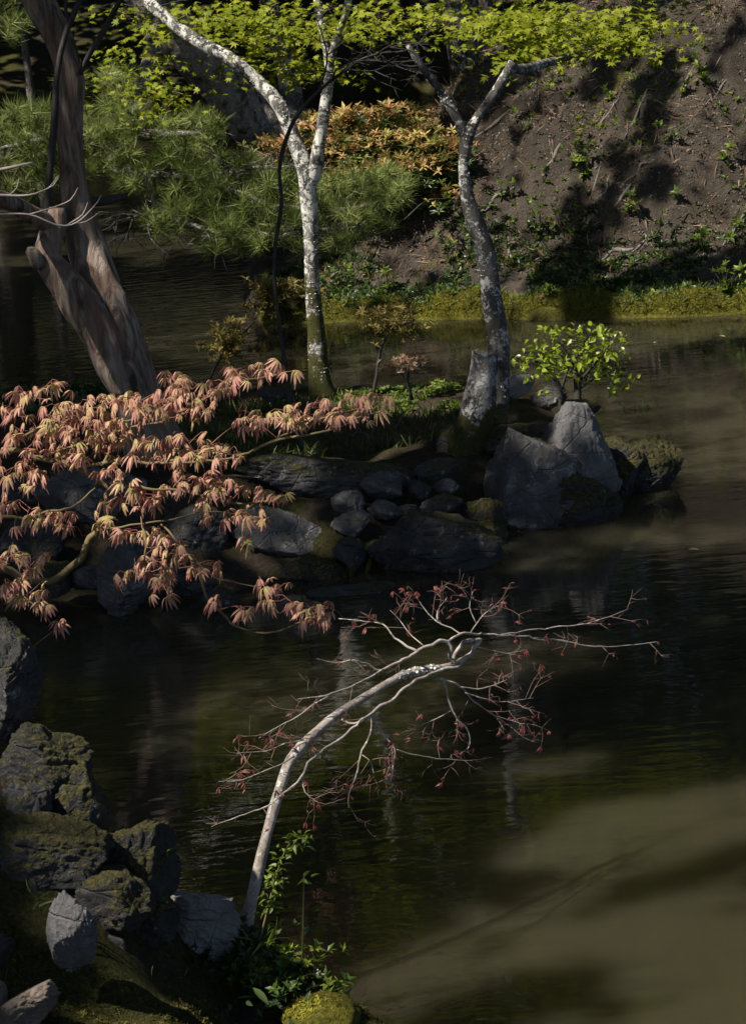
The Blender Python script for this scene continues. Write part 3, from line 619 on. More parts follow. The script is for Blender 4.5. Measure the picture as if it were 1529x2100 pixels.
# --- the stump
base = at(975, 930, 10.35)
stump = thing('tree_stump', 'cut pale barked stump with mossy side leaning on the forked maple', 'stump', base)
acc = Acc(); P, r = limb_path([(955, 965, 10.38, 58), (962, 920, 10.38, 46), (977, 860, 10.38, 36), (986, 800, 10.38, 31), (991, 760, 10.38, 28), (993, 722, 10.38, 26)], 0.012)
v, f3, f4 = tube(P, r, 30, 0.30, 9, 3.3, cap=False); v[-30:, 2] += rng.normal(size=30) * .006; v[-30:] += (v[-30:] - P[-1]) * .05; acc.add(v, f3, f4); lit(P[len(P) // 3:], 0.07, 0.9)
mesh_part('bark', acc, mb_stump, stump)
acc = Acc(); top = P[-1]; ring = v[-30:]; inner = top + (ring - top) * 0.86; low = inner - np.array([0, 0, 0.012]); c = top - np.array([0, 0, 0.02])
acc.add(np.vstack([ring, inner, low, c[None]]), [(90, 60 + i, 60 + (i + 1) % 30) for i in range(30)], [(i, (i + 1) % 30, 30 + (i + 1) % 30, 30 + i) for i in range(30)] + [(30 + i, 30 + (i + 1) % 30, 60 + (i + 1) % 30, 60 + i) for i in range(30)])
mesh_part('cut_face', acc, flat_mat('cut_wood', (0.06, 0.05, 0.045), (0.16, 0.13, 0.11), 40), stump)
rock(140, 938, 925, 10.46, 40, 62, 'dark mossy root mound swelling beside the cut stump', mr_mossy, 0.9, tilt=16, sub=5, cuts=16)
rock(41, 1045, 905, 10.35, 60, 40, 'mossy earth hump between stump and tall boulder', mr_mossy, 0.9, tilt=-10, sub=5)
# --- the old trunk
base = at(320, 900, 10.0)
old = thing('old_tree', 'thick old tree with smooth peeling reddish bark twisting up from the islet', 'tree', base)
acc = Acc(); trunk(acc, [(318, 930, 10, 64), (290, 850, 10, 58), (262, 760, 10, 53), (232, 670, 10, 50), (200, 580, 10.05, 42), (175, 500, 10.1, 36), (160, 430, 10.1, 29), (148, 330, 10.1, 25), (143, 230, 10.1, 26), (147, 170, 10.1, 27), (128, 100, 10.1, 26), (95, 30, 10.1, 28), (55, -50, 10.1, 27), (-20, -220, 10.1, 24), (-120, -480, 10.1, 18)], ns=54, amp=0.16, freq=16)
mesh_part('trunk', acc, mb_old, old)
acc = Acc(); trunk(acc, [(265, 800, 9.93, 42), (215, 700, 9.92, 40), (170, 630, 9.92, 34), (122, 565, 9.93, 29), (98, 530, 9.95, 25), (102, 495, 9.97, 23), (112, 460, 10.0, 24), (116, 425, 10.0, 16)], ns=28, amp=0.22, freq=11, seed=4)
trunk(acc, [(112, 462, 10.0, 20), (85, 452, 9.95, 20), (40, 425, 9.85, 17), (-10, 405, 9.7, 16), (-120, 380, 9.5, 14), (-300, 330, 9.3, 9)], ns=18, amp=0.15)
trunk(acc, [(82, 545, 9.90, 16), (70, 522, 9.88, 14), (62, 514, 9.87, 10), (57, 508, 9.86, 2)], ns=14, amp=0.2)
mesh_part('limb', acc, mb_old, old)
acc = Acc(); P1, _ = trunk(acc, [(98, 470, 10, 8), (100, 390, 10, 7), (112, 250, 10, 7), (118, 150, 10, 6), (135, 70, 10, 6), (160, 10, 10, 6), (200, -90, 10, 4)], ns=8)
trunk(acc, [(165, 150, 10.05, 6), (190, 100, 10, 6), (215, 60, 10, 6), (250, -5, 9.9, 5), (300, -90, 9.8, 3)], ns=8)
trunk(acc, [(145, 50, 10, 4), (135, 20, 10, 4), (140, -30, 10, 3)], ns=7)
trunk(acc, [(175, 415, 10.1, 9), (215, 412, 10.2, 9), (258, 402, 10.3, 6)], ns=9)
mesh_part('branch', acc, mb_dark, old)
acc = Acc()
for q in ([(-10, 400, 9.4, 5), (60, 400, 9.4, 3), (110, 380, 9.4, 2), (120, 365, 9.4, 1.2)], [(-10, 440, 9.4, 4), (60, 440, 9.4, 3), (120, 462, 9.4, 3), (160, 455, 9.4, 2.5), (200, 415, 9.4, 1.5), (208, 400, 9.4, 1)], [(60, 440, 9.4, 2.5), (110, 425, 9.4, 2), (145, 410, 9.4, 2), (160, 385, 9.4, 1.2)], [(140, 460, 9.4, 2), (170, 440, 9.4, 2), (180, 415, 9.4, 1.2)], [(-10, 350, 9.4, 6), (30, 342, 9.4, 5), (68, 333, 9.4, 3)], [(20, 400, 9.4, 2), (35, 385, 9.4, 1.5), (40, 365, 9.4, 1)], [(70, 400, 9.4, 1.6), (100, 385, 9.4, 1.3), (118, 362, 9.4, 1)], [(150, 458, 9.4, 1.5), (175, 455, 9.4, 1.2), (205, 435, 9.4, .9)]):
    P, r = limb_path(q, 0.02); r = r * .7; lit(P, 0.03, 0.7); v, f3, f4 = tube(P, r, 6); acc.add(v, f3, f4)
mesh_part('bare_twigs', acc, mb_twig, old, kind='stuff')
# --- the thin dark sapling arching over
base = at(625, 935, 10.6)
sap = thing('bare_sapling', 'thin dark leafless sapling arching up in front of the lichen maple', 'tree', base)
acc = Acc(); P, r = trunk(acc, [(625, 945, 10.6, 7), (612, 890, 10.65, 6.5), (597, 830, 10.7, 7), (580, 720, 10.7, 6), (566, 610, 10.7, 6), (563, 520, 10.7, 5.5), (577, 420, 10.7, 5.5), (573, 350, 10.7, 5), (585, 290, 10.7, 6), (610, 235, 10.7, 5.5), (655, 185, 10.7, 5), (700, 150, 10.7, 4), (745, 120, 10.7, 3.5), (800, 105, 10.7, 2)], ns=10, amp=0.18, slim=.68)
mesh_part('stem', acc, mb_dark, sap)
acc = Acc(); twigs_on(acc, P, 9, 0.38, 0.005, 0.0, 1.0, 0.4, None, 2, 0.03, 0.83); mesh_part('twigs', acc, mb_dark, sap, kind='stuff')
# --- green crowns of the two maples
m_green = leaf_mat('maple_leaf_green', [(0.0, (0.16, 0.21, 0.010)), (0.5, (0.29, 0.34, 0.020)), (1.0, (0.42, 0.44, 0.045))], 0.5, 0.5, 0.25)
m_green_o = leaf_mat('maple_leaf_green_single', [(0.0, (0.16, 0.21, 0.010)), (0.5, (0.29, 0.34, 0.020)), (1.0, (0.42, 0.44, 0.045))], 0.5, 0.5, 0.25, obj=True)
star_me = [tm('leaf', t, m_green_o) for t in STAR]
def sprays(blobs, size):
    """leaf positions in flat layered sprays: (px, py, half width, half height, D, half depth, count)"""
    P = []
    for px, py, hw, hh, D, hd, n in blobs:
        nl = max(2, int(n / 26)); c = np.stack([px + hw * rng.uniform(-.95, .95, nl), py + hh * rng.uniform(-.95, .95, nl), D + hd * rng.uniform(-1, 1, nl)], 1)
        for a in c:
            o = at(a[0], a[1], a[2]); k = max(3, int(n / nl)); q = rng.normal(size=(k, 3)) * np.array([0.13, 0.13, 0.022]); q[:, 2] -= 0.30 * np.hypot(q[:, 0], q[:, 1]); P.append(o + q)
    return np.vstack(P)
def crown(th, blobs_in, blobs_out, seed, p=0.92):
    A = sprays([(a, b, c, d, e, f, int(g * 1.8)) for a, b, c, d, e, f, g in blobs_in], 1); lit(A, 0.06, p); k = rng.permutation(len(A)); n = min(290, len(A))
    z = up_dirs(len(A), 0.42); z[:, 1] -= 0.35; M = rots(z, rng.random(len(A)) * 6.28)
    size = rng.uniform(0.024, 0.042, len(A)); j = k[:n]
    place('leaf', star_me, A[j], M[j], size[j], th)
    L = [scatter(STAR[0], A[k[n:]], M[k[n:]], size[k[n:]])] if len(A) > n else []
    if blobs_out:  # extra foliage above the frame, put there to reflect in the pond
        B = sprays(blobs_out, 1); z = up_dirs(len(B), 0.4); L.append(scatter(STAR[1], B, rots(z, rng.random(len(B)) * 6.28), rng.uniform(0.035, 0.06, len(B)))); lit(B, 0.06, 0.85)
    if L:
        V, Fs, At = join(L); part('crown', V, Fs, m_green, th, False, At, kind='stuff')
    acc = Acc()
    for px, py, hw, hh, D, hd, n in list(blobs_in):
        for q in range(max(3, n // 45)):
            a = at(px + hw * rng.uniform(-1, 1), py + hh * rng.uniform(-1, .6), D); b = a + rng.normal(size=3) * np.array([0.22, 0.2, 0.06]); Q = catmull(np.array([a, (a + b) / 2 + rng.normal(size=3) * 0.02, b]), 0.03)
            v, f3, f4 = tube(Q, np.linspace(0.003, 0.0012, len(Q)), 5); acc.add(v, f3, f4)
    mesh_part('twigs', acc, mb_dark, th, kind='stuff')
crown(white, [(310, 165, 65, 60, 12.85, 0.2, 130), (560, 90, 95, 50, 12.85, 0.25, 230), (620, 125, 45, 30, 12.85, .2, 80), (430, 25, 110, 30, 12.85, 0.3, 150), (540, 25, 110, 30, 12.85, 0.3, 170), (800, 20, 130, 38, 12.0, 0.3, 230), (250, 50, 30, 50, 12.85, .2, 40), (660, 30, 60, 40, 12.85, .2, 70), (345, 30, 40, 25, 12.85, .2, 25)],
      [(760, -190, 160, 90, 12.3, 0.12, 900), (850, -260, 220, 130, 12.3, 0.12, 1500), (780, -500, 250, 140, 12.3, 0.12, 1500), (900, -640, 350, 160, 12.3, 0.12, 1900)], 1)
crown(right, [(1060, 20, 110, 30, 11.75, 0.35, 170), (1140, 55, 110, 45, 11.75, 0.35, 260), (1210, 70, 90, 45, 11.85, 0.35, 200), (1270, 30, 90, 35, 12.1, 0.3, 170), (1090, 100, 45, 25, 11.6, .3, 60), (1420, 5, 70, 12, 13.0, 0.2, 40), (990, 30, 60, 30, 11.9, .3, 60)],
      [(1180, -150, 230, 80, 12.3, 0.12, 1300), (1350, -280, 250, 120, 12.3, 0.12, 1300), (1150, -480, 300, 140, 12.3, 0.12, 1500), (1450, -600, 300, 160, 12.3, 0.12, 1500)], 2)
# --- a maple added on the hill shoulder so its green crown reflects below
base = np.array([-0.25, 18.3, float(z_far(np.array([[-0.25]]), np.array([[18.3]]))[0, 0])])
hm = thing('maple_tree', 'green maple on the hill shoulder behind the orange shrub', 'tree', base)
acc = Acc(); Q = catmull(np.array([base - np.array([0, 0, .3]), base + np.array([-.1, .1, 1.2]), base + np.array([-.3, 0, 2.6]), base + np.array([-.2, -.2, 4.2])]), .05); v, f3, f4 = tube(Q, np.linspace(.10, .03, len(Q)), 14, .12, 14); acc.add(v, f3, f4); mesh_part('trunk', acc, mb_right, hm)
nl = 150; c = np.stack([rng.uniform(-2.8, .5, nl), rng.uniform(18.2, 19.8, nl), rng.uniform(2.6, 6.3, nl)], 1); B = np.vstack([o + rng.normal(size=(26, 3)) * np.array([.16, .16, .03]) for o in c])
lit(B, .05, .9); V, Fs, At = scatter(STAR[1], B, rots(up_dirs(len(B), .4), rng.random(len(B)) * 6.28), rng.uniform(.05, .08, len(B))); part('crown', V, Fs, m_green, hm, False, At, kind='stuff')
# --- the pine
base = at(585, 330, 17.3)
pine = thing('pine_tree', 'leaning pine with rough dark bark and long needled boughs reaching over the water', 'tree', base)
acc = Acc(); trunk(acc, [(620, 345, 17.4, 62), (570, 295, 17.3, 52), (515, 245, 17.2, 46), (455, 180, 17.1, 44), (405, 120, 17, 42), (340, 40, 16.9, 42), (270, -60, 16.8, 40), (150, -260, 16.6, 36), (30, -500, 16.4, 30)], ns=40, amp=0.28, freq=9, light=.8)
mesh_part('trunk', acc, mb_pine, pine)
acc = Acc(); boughs = []
for q in ([(330, 0, 16.8, 16), (300, 150, 16.0, 15), (280, 270, 15.0, 12), (330, 275, 14.6, 8), (410, 273, 14.4, 4)], [(280, 270, 15, 11), (200, 275, 14.6, 8), (100, 285, 14.5, 6), (0, 305, 14.4, 4)], [(290, 200, 15.6, 12), (230, 330, 15, 11), (300, 355, 14.7, 9), (420, 370, 14.5, 7), (560, 420, 14.4, 6), (700, 430, 14.4, 5), (790, 410, 14.4, 3)],
          [(300, 355, 14.7, 8), (330, 430, 14.5, 7), (420, 470, 14.4, 6), (540, 490, 14.3, 5), (620, 475, 14.3, 4), (750, 465, 14.3, 3)], [(420, 370, 14.5, 5), (470, 350, 14.5, 4), (560, 340, 14.5, 3)], [(330, 430, 14.5, 4), (290, 440, 14.4, 3), (260, 450, 14.4, 2)]):
    P, r = limb_path(q, 0.04); boughs.append(P); v, f3, f4 = tube(P, r, 8, 0.15); acc = Acc(); acc.add(v, f3, f4); mesh_part('bough', acc, mb_pine, pine)
ends = []; acc = Acc()
for P in boughs: twigs_on(acc, P, 10, 0.35, 0.006, 0.0, 1.0, 0.3, ends, 1, 0.05, 0.3)
mesh_part('twigs', acc, mb_pine, pine, kind='stuff')
NEED = [(0.0, (0.10, 0.145, 0.025)), (0.5, (0.19, 0.24, 0.055)), (1.0, (0.32, 0.36, 0.12))]
m_needle = leaf_mat('pine_needles', NEED, 0.25, 0.5, 0.3); m_needle_o = leaf_mat('pine_needles_single', NEED, 0.25, 0.5, 0.3, obj=True)
tuft_me = [tm('needle_tuft', t, m_needle_o) for t in TUFT]
pb = [(60, 265, 80, 48, 14.5, 42), (225, 250, 60, 45, 14.6, 26), (290, 280, 80, 55, 14.6, 40), (400, 270, 65, 40, 14.5, 28), (120, 330, 130, 40, 14.7, 34), (340, 365, 120, 45, 14.6, 44), (480, 360, 110, 45, 14.5, 40), (400, 450, 110, 45, 14.4, 44), (530, 455, 110, 50, 14.3, 46), (590, 385, 60, 40, 14.4, 20), (730, 400, 110, 45, 14.4, 50), (720, 460, 90, 28, 14.3, 24), (800, 375, 45, 35, 14.4, 16), (250, 170, 40, 30, 15, 12), (160, 165, 35, 20, 15, 8), (20, 40, 40, 50, 15.5, 10), (650, 500, 90, 14, 14.3, 12), (470, 505, 70, 14, 14.3, 10), (60, 380, 60, 30, 14.7, 10)]
A = np.vstack([np.stack([at(a + hw * math.sqrt(rng.random()) * math.cos(t), b + hh * math.sqrt(rng.random()) * math.sin(t), D + rng.uniform(-.35, .35)) for t in rng.random(int(n * 1.5)) * 6.283]) for a, b, hw, hh, D, n in pb])
z = up_dirs(len(A), 0.75); z[:, 1] -= 0.25; M = rots(z, rng.random(len(A)) * 6.28); size = rng.uniform(0.09, 0.14, len(A)); k = rng.permutation(len(A))
lit(A[rng.random(len(A)) < 0.8] + np.array([0, 0, .05]), 0.12, 0.8)
place('needle_tuft', tuft_me, A[k[:295]], M[k[:295]], size[k[:295]], pine)
V, Fs, At = scatter(TUFT[0], A[k[295:]], M[k[295:]], size[k[295:]]); part('needles', V, Fs, m_needle, pine, False, At, kind='stuff')
B = sprays([(100, -330, 300, 120, 18.6, 0.8, 420), (0, -620, 350, 150, 18.6, 1.0, 420)], 1); V, Fs, At = scatter(TUFT[1], B, rots(up_dirs(len(B), .6), rng.random(len(B)) * 6), np.full(len(B), .16)); part('upper_needles', V, Fs, m_needle, pine, False, At, kind='stuff')
# --- the salmon-leaved young maple reaching in over the water
base = onz(-330, 1500, 0.35)
sal = thing('young_maple', 'low spreading maple with drooping salmon pink spring leaves over the islet wall', 'tree', base)
acc = Acc(); sp = []
SB = [[(-330, 1500, 7.2, 34), (-260, 1300, 7.3, 30), (-120, 1200, 7.4, 22), (0, 1170, 7.5, 14), (60, 1190, 7.5, 11), (115, 1195, 7.5, 11), (160, 1150, 7.5, 10), (185, 1100, 7.5, 9), (200, 1088, 7.5, 7)],
      [(-260, 1300, 7.3, 20), (-150, 1000, 7.5, 14), (0, 935, 7.6, 9), (70, 945, 7.6, 8), (150, 960, 7.6, 8), (200, 985, 7.6, 8), (225, 1015, 7.6, 7)],
      [(150, 958, 7.6, 5), (210, 955, 7.6, 5), (330, 950, 7.6, 4), (420, 925, 7.6, 3), (480, 935, 7.6, 2)],
      [(210, 955, 7.6, 4), (250, 890, 7.7, 4), (330, 860, 7.7, 3), (430, 815, 7.8, 3), (500, 780, 7.8, 3), (600, 765, 7.8, 2)],
      [(330, 950, 7.6, 3), (430, 945, 7.6, 4), (520, 925, 7.6, 4), (600, 895, 7.6, 4), (680, 885, 7.6, 3), (780, 850, 7.6, 2)],
      [(520, 925, 7.6, 3), (600, 885, 7.65, 3), (680, 860, 7.65, 2.5), (740, 845, 7.65, 2)],
      [(225, 1015, 7.6, 5), (290, 1000, 7.5, 4), (380, 1010, 7.5, 4), (480, 1030, 7.5, 3), (560, 1030, 7.5, 2.5), (600, 1025, 7.5, 1.5)],
      [(-120, 1200, 7.4, 10), (-40, 1080, 7.4, 6), (60, 1060, 7.4, 4), (150, 1040, 7.4, 3), (200, 1010, 7.4, 2)],
      [(200, 1088, 7.5, 4), (260, 1080, 7.4, 3), (330, 1075, 7.4, 3), (420, 1050, 7.4, 2), (540, 1060, 7.4, 1.5)],
      [(290, 1060, 7.4, 3), (290, 1110, 7.3, 3), (288, 1180, 7.3, 2)],
      [(330, 1075, 7.4, 3), (400, 1160, 7.2, 4), (415, 1210, 7.2, 4), (450, 1265, 7.2, 4), (520, 1300, 7.2, 3), (580, 1295, 7.2, 2.5), (640, 1275, 7.2, 1.5)],
      [(0, 935, 7.6, 6), (60, 890, 7.7, 4), (140, 850, 7.8, 3), (200, 840, 7.8, 2)], [(70, 945, 7.6, 4), (180, 900, 7.7, 3), (280, 860, 7.7, 3), (380, 820, 7.8, 2)],
      [(400, 1150, 7.2, 2.5), (450, 1190, 7.2, 2), (530, 1210, 7.2, 1.5)], [(-60, 1190, 7.4, 6), (0, 1210, 7.35, 3), (60, 1230, 7.3, 2), (110, 1290, 7.3, 1.5)]]
for q in SB:
    P, r = limb_path(q, 0.02); r = r * .72
    P = P + np.stack([fbm(P * 9 + 3, 3), fbm(P * 9 + 9, 3), fbm(P * 9 + 14, 3)], 1) * 0.016 * np.clip(np.arange(len(P)) / 6, 0, 1)[:, None]
    acc = Acc(); sp.append(P); v, f3, f4 = tube(P, r, 8, 0.15, 40); acc.add(v, f3, f4); mesh_part('branch', acc, mb_salmon, sal)
LV = []                                       # leaf clusters as seen: (px, py, half width, half height, count)
for a, b, hw, hh, n in [(25, 845, 40, 30, 8), (95, 830, 60, 35, 10), (150, 870, 60, 40, 14), (60, 900, 70, 40, 14), (210, 850, 50, 30, 12), (260, 850, 55, 30, 12), (310, 840, 50, 25, 10), (180, 920, 70, 35, 16), (110, 930, 60, 35, 12), (30, 960, 40, 40, 9), (240, 900, 50, 30, 10), (365, 800, 30, 20, 6), (350, 830, 40, 25, 8), (400, 830, 45, 25, 9), (365, 785, 30, 10, 3), (455, 790, 30, 25, 6), (510, 775, 45, 22, 8), (570, 765, 40, 15, 5), (440, 810, 25, 15, 4),
                        (380, 860, 30, 15, 4), (290, 930, 40, 25, 8), (340, 930, 45, 28, 9), (400, 930, 50, 30, 10), (430, 945, 40, 20, 6), (475, 950, 25, 10, 3), (510, 880, 25, 18, 5), (560, 870, 35, 18, 7), (600, 860, 35, 20, 8), (640, 850, 35, 22, 8), (690, 845, 40, 25, 9), (740, 850, 40, 18, 6), (740, 825, 15, 8, 2), (785, 830, 18, 12, 3), (720, 870, 40, 15, 5),
                        (75, 985, 20, 15, 4), (70, 1010, 20, 12, 3), (220, 985, 35, 20, 5), (260, 1000, 30, 18, 5), (290, 1020, 30, 15, 4), (230, 1035, 30, 15, 4), (310, 1040, 30, 15, 4), (340, 1020, 25, 15, 4), (400, 1000, 45, 22, 8), (440, 1015, 40, 22, 7), (480, 1020, 35, 18, 5), (550, 1020, 25, 12, 4), (590, 1030, 10, 10, 2), (420, 1060, 20, 14, 4), (480, 1060, 30, 15, 5), (530, 1070, 30, 15, 5), (10, 1045, 25, 20, 4), (60, 1080, 30, 22, 5), (110, 1080, 35, 22, 5), (140, 1075, 20, 15, 3), (215, 1080, 20, 22, 4),
                        (270, 1105, 25, 15, 4), (310, 1105, 25, 12, 4), (350, 1125, 30, 15, 5), (380, 1140, 20, 15, 3), (310, 1170, 35, 20, 6), (340, 1190, 30, 18, 5), (240, 1195, 25, 12, 3), (335, 1220, 25, 15, 4), (420, 1180, 35, 15, 6), (510, 1120, 14, 8, 2), (555, 1208, 25, 10, 4), (600, 1205, 10, 8, 1), (20, 1150, 25, 25, 5), (60, 1165, 40, 20, 5), (25, 1210, 30, 20, 4), (60, 1220, 35, 22, 6), (90, 1240, 15, 18, 3), (440, 1240, 15, 10, 2), (510, 1262, 25, 12, 3), (560, 1255, 25, 12, 3), (595, 1255, 20, 10, 2), (650, 1265, 32, 22, 9), (20, 1420, 25, 12, 3), (130, 1290, 15, 10, 2), (80, 1260, 15, 12, 2)]:
    for q in range(max(1, int(n * 1.7))):
        x, y = a + hw * rng.uniform(-1, 1), b + hh * rng.uniform(-1, 1) - 14; D = np.interp(y, [750, 950, 1250], [7.85, 7.6, 7.2]) + rng.uniform(-0.18, 0.18); LV.append((x, y, D))
LV = np.array(LV)
A = at(LV[:, 0], LV[:, 1], LV[:, 2])
lit(A + np.array([0, 0, -0.03]), 0.03, 0.96)
TIPS = [(0.0, (0.50, 0.21, 0.18)), (0.4, (0.58, 0.30, 0.24)), (0.75, (0.60, 0.36, 0.25)), (1.0, (0.52, 0.34, 0.19))]
m_sal_o = leaf_mat('salmon_leaf_single', [(0.0, (0.48, 0.26, 0.17)), (0.4, (0.52, 0.34, 0.18)), (0.75, (0.50, 0.40, 0.15)), (1.0, (0.38, 0.38, 0.11))], 0.32, 0.5, 0.3, obj=True, tip=TIPS)
m_sal = leaf_mat('salmon_leaf', [(0.0, (0.48, 0.26, 0.17)), (0.4, (0.52, 0.34, 0.18)), (0.75, (0.50, 0.40, 0.15)), (1.0, (0.38, 0.38, 0.11))], 0.32, 0.5, 0.3, tip=TIPS)
droop_me = [tm('leaf', t, m_sal_o) for t in DROOP]
z = up_dirs(len(A), 0.3); M = rots(z, rng.uniform(-1.5, 1.5, len(A))); size = rng.uniform(0.036, 0.078, len(A)); k = np.argsort(-size * (1 + .0 * A[:, 1]))
place('leaf', droop_me, A[k[:298]], M[k[:298]], size[k[:298]], sal)
if len(A) > 298:
    V, Fs, At = scatter(DROOP[0], A[k[298:]], M[k[298:]], size[k[298:]]); part('leaves', V, Fs, m_sal, sal, False, At, kind='stuff')
pool = np.vstack(sp); acc = Acc()
d0 = np.array([np.linalg.norm(pool - a, axis=1).min() for a in A])
for a in A[np.argsort(d0)]:                   # stalks branch off the nearest twig, growing outward
    q = a - pool; d = np.hypot(q[:, 0], q[:, 1]) + 1.6 * np.abs(q[:, 2] - 0.01) + 0.5 * np.maximum(0, -q[:, 0]); b = pool[np.argmin(d)]; L = np.linalg.norm(a - b)
    Q = catmull(np.array([b, b * .6 + a * .4 + rng.normal(size=3) * .06 * L + np.array([0, 0, .05 * L]), b * .25 + a * .75 + rng.normal(size=3) * .06 * L + np.array([0, 0, .09 * L]), a]), 0.02)
    v, f3, f4 = tube(Q, np.linspace(0.0009 + .004 * L, 0.0008, len(Q)).clip(0, .0022), 4, cap=False); acc.add(v, None, f4); pool = np.vstack([pool, Q[1:-2]])
mesh_part('leaf_stalks', acc, mb_red, sal, kind='stuff')
# --- the leaning pale maple on the near bank
base = at(495, 1935, 5.5)
lean = thing('leaning_maple', 'pale slender maple leaning out over the pond with tiny red new leaves', 'tree', base)
acc = Acc(); trunk(acc, [(484, 1965, 5.50, 52), (495, 1928, 5.50, 32), (515, 1850, 5.50, 20), (533, 1770, 5.52, 18), (550, 1700, 5.54, 17), (570, 1630, 5.57, 15), (590, 1570, 5.6, 15), (608, 1542, 5.62, 17), (640, 1508, 5.66, 13), (690, 1465, 5.72, 12), (755, 1425, 5.8, 11), (800, 1398, 5.85, 11), (830, 1383, 5.9, 11), (870, 1373, 5.95, 9), (920, 1366, 6.0, 9), (950, 1352, 6.05, 8)], ns=22, step=0.008, amp=0.14, freq=32, light=0.97, slim=.72)
mesh_part('trunk', acc, mb_near, lean)
acc = Acc(); trunk(acc, [(470, 1965, 5.45, 20), (478, 1935, 5.42, 21), (483, 1918, 5.42, 17)], ns=18, step=0.01, amp=0.25); mesh_part('burl', acc, mb_dark, lean)
def zp(L): return [(400 + x / 1.529, 1180 + y / 1.529, D, r) for x, y, D, r in L]
NB = [[(828, 280, 5.98, 7), (800, 262, 5.98, 6), (796, 235, 5.97, 6), (785, 208, 5.97, 6.5), (740, 220, 5.93, 6), (690, 245, 5.9, 5), (640, 275, 5.85, 5), (575, 298, 5.8, 4), (530, 275, 5.78, 3), (495, 264, 5.76, 2.5), (440, 275, 5.74, 2), (380, 262, 5.72, 1)],
      [(590, 294, 5.8, 3.5), (540, 320, 5.76, 3), (490, 350, 5.73, 3), (430, 372, 5.7, 2.5), (380, 382, 5.68, 2), (320, 388, 5.66, 1)], [(430, 372, 5.7, 2), (370, 405, 5.66, 2), (320, 440, 5.62, 1.7), (270, 467, 5.6, 1.4), (200, 510, 5.56, .8)],
      [(700, 240, 5.9, 4), (665, 222, 5.92, 4), (625, 198, 5.95, 3), (600, 165, 5.97, 2.5), (570, 150, 5.98, 2), (450, 135, 6.0, 1)],
      [(790, 208, 5.97, 4), (830, 185, 6.02, 4), (900, 184, 6.08, 3.5), (960, 187, 6.12, 3), (1060, 195, 6.2, 2.6), (1150, 206, 6.27, 2.2), (1250, 222, 6.33, 1.8), (1320, 224, 6.37, 1.4), (1450, 208, 6.42, .8)], [(960, 186, 6.12, 2.5), (1050, 172, 6.2, 2), (1150, 162, 6.27, 1.7), (1250, 146, 6.32, 1.4), (1360, 104, 6.4, .8)],
      [(805, 275, 5.98, 6), (815, 248, 6.0, 6), (840, 213, 6.03, 6.5), (870, 202, 6.05, 6), (895, 200, 6.07, 6.5), (880, 228, 6.05, 7), (855, 262, 6.03, 8), (815, 280, 6.0, 7)],
      [(835, 186, 6.02, 2.5), (800, 165, 6.04, 2), (760, 145, 6.06, 2), (720, 108, 6.08, 1.6), (690, 62, 6.1, .8)], [(760, 145, 6.06, 1.8), (760, 110, 6.08, 1.4), (790, 70, 6.1, .8)], [(860, 184, 6.05, 2), (880, 150, 6.08, 1.8), (920, 110, 6.1, 1.3), (960, 90, 6.12, .8)], [(880, 150, 6.08, 1.5), (860, 100, 6.1, 1.2), (870, 50, 6.12, .8)], [(720, 225, 5.95, 2), (670, 180, 5.98, 1.6), (640, 140, 6, 1.2), (610, 110, 6, .8)],
      [(830, 288, 5.97, 6), (780, 298, 5.93, 6), (745, 308, 5.9, 5), (700, 328, 5.85, 5), (620, 388, 5.76, 5), (565, 428, 5.7, 5), (540, 450, 5.66, 4), (490, 482, 5.6, 4), (440, 520, 5.55, 4), (390, 555, 5.5, 4), (350, 595, 5.46, 4), (315, 650, 5.43, 3.5), (260, 700, 5.4, 3), (200, 735, 5.37, 2.5), (110, 765, 5.34, 2), (50, 788, 5.32, 1)],
      [(555, 440, 5.68, 4), (548, 490, 5.66, 3.5), (518, 560, 5.63, 3), (507, 620, 5.6, 2.5), (482, 690, 5.57, 2), (482, 730, 5.55, 1)], [(558, 455, 5.68, 3.5), (598, 508, 5.68, 3), (625, 545, 5.68, 3), (622, 600, 5.67, 2), (612, 645, 5.66, 1)], [(625, 545, 5.68, 2.5), (700, 566, 5.72, 2), (780, 578, 5.76, 1.6), (870, 582, 5.8, .8)], [(518, 560, 5.63, 2), (545, 580, 5.62, 1.6), (560, 620, 5.6, 1)],
      [(750, 330, 5.9, 5), (775, 327, 5.92, 4), (790, 372, 5.92, 3.5), (800, 412, 5.92, 3), (830, 460, 5.92, 2.5), (855, 492, 5.93, 2), (855, 540, 5.93, 1.4), (820, 562, 5.92, .8)], [(800, 425, 5.92, 2), (750, 455, 5.9, 1.6), (690, 476, 5.88, .8)], [(775, 327, 5.92, 4), (830, 350, 5.95, 3), (880, 400, 5.98, 2.5), (940, 440, 6.0, 2), (1000, 482, 6.03, 1)], [(830, 350, 5.95, 2.5), (900, 356, 5.98, 2), (975, 328, 6.02, .8)], [(845, 368, 5.95, 2), (950, 396, 6.0, 1.6), (1060, 385, 6.05, .8)], [(940, 440, 6.0, 1.5), (990, 455, 6.03, 1.2), (1030, 470, 6.05, .8)],
      [(455, 448, 5.72, 3.5), (482, 465, 5.7, 3.5), (520, 460, 5.69, 3.5), (560, 432, 5.7, 3.5)], [(310, 568, 5.5, 3), (250, 600, 5.46, 2), (150, 640, 5.42, 1.6), (75, 648, 5.4, .8)], [(340, 515, 5.6, 3), (280, 530, 5.57, 2), (220, 550, 5.54, 1.5), (130, 558, 5.5, .8)], [(430, 520, 5.6, 2), (350, 512, 5.57, 1.6), (300, 500, 5.55, .8)], [(335, 640, 5.44, 2), (345, 680, 5.42, 1.5), (385, 715, 5.4, .8)], [(885, 225, 6.05, 2), (950, 240, 6.1, 1.5), (1010, 250, 6.13, .8)]]
reds = []
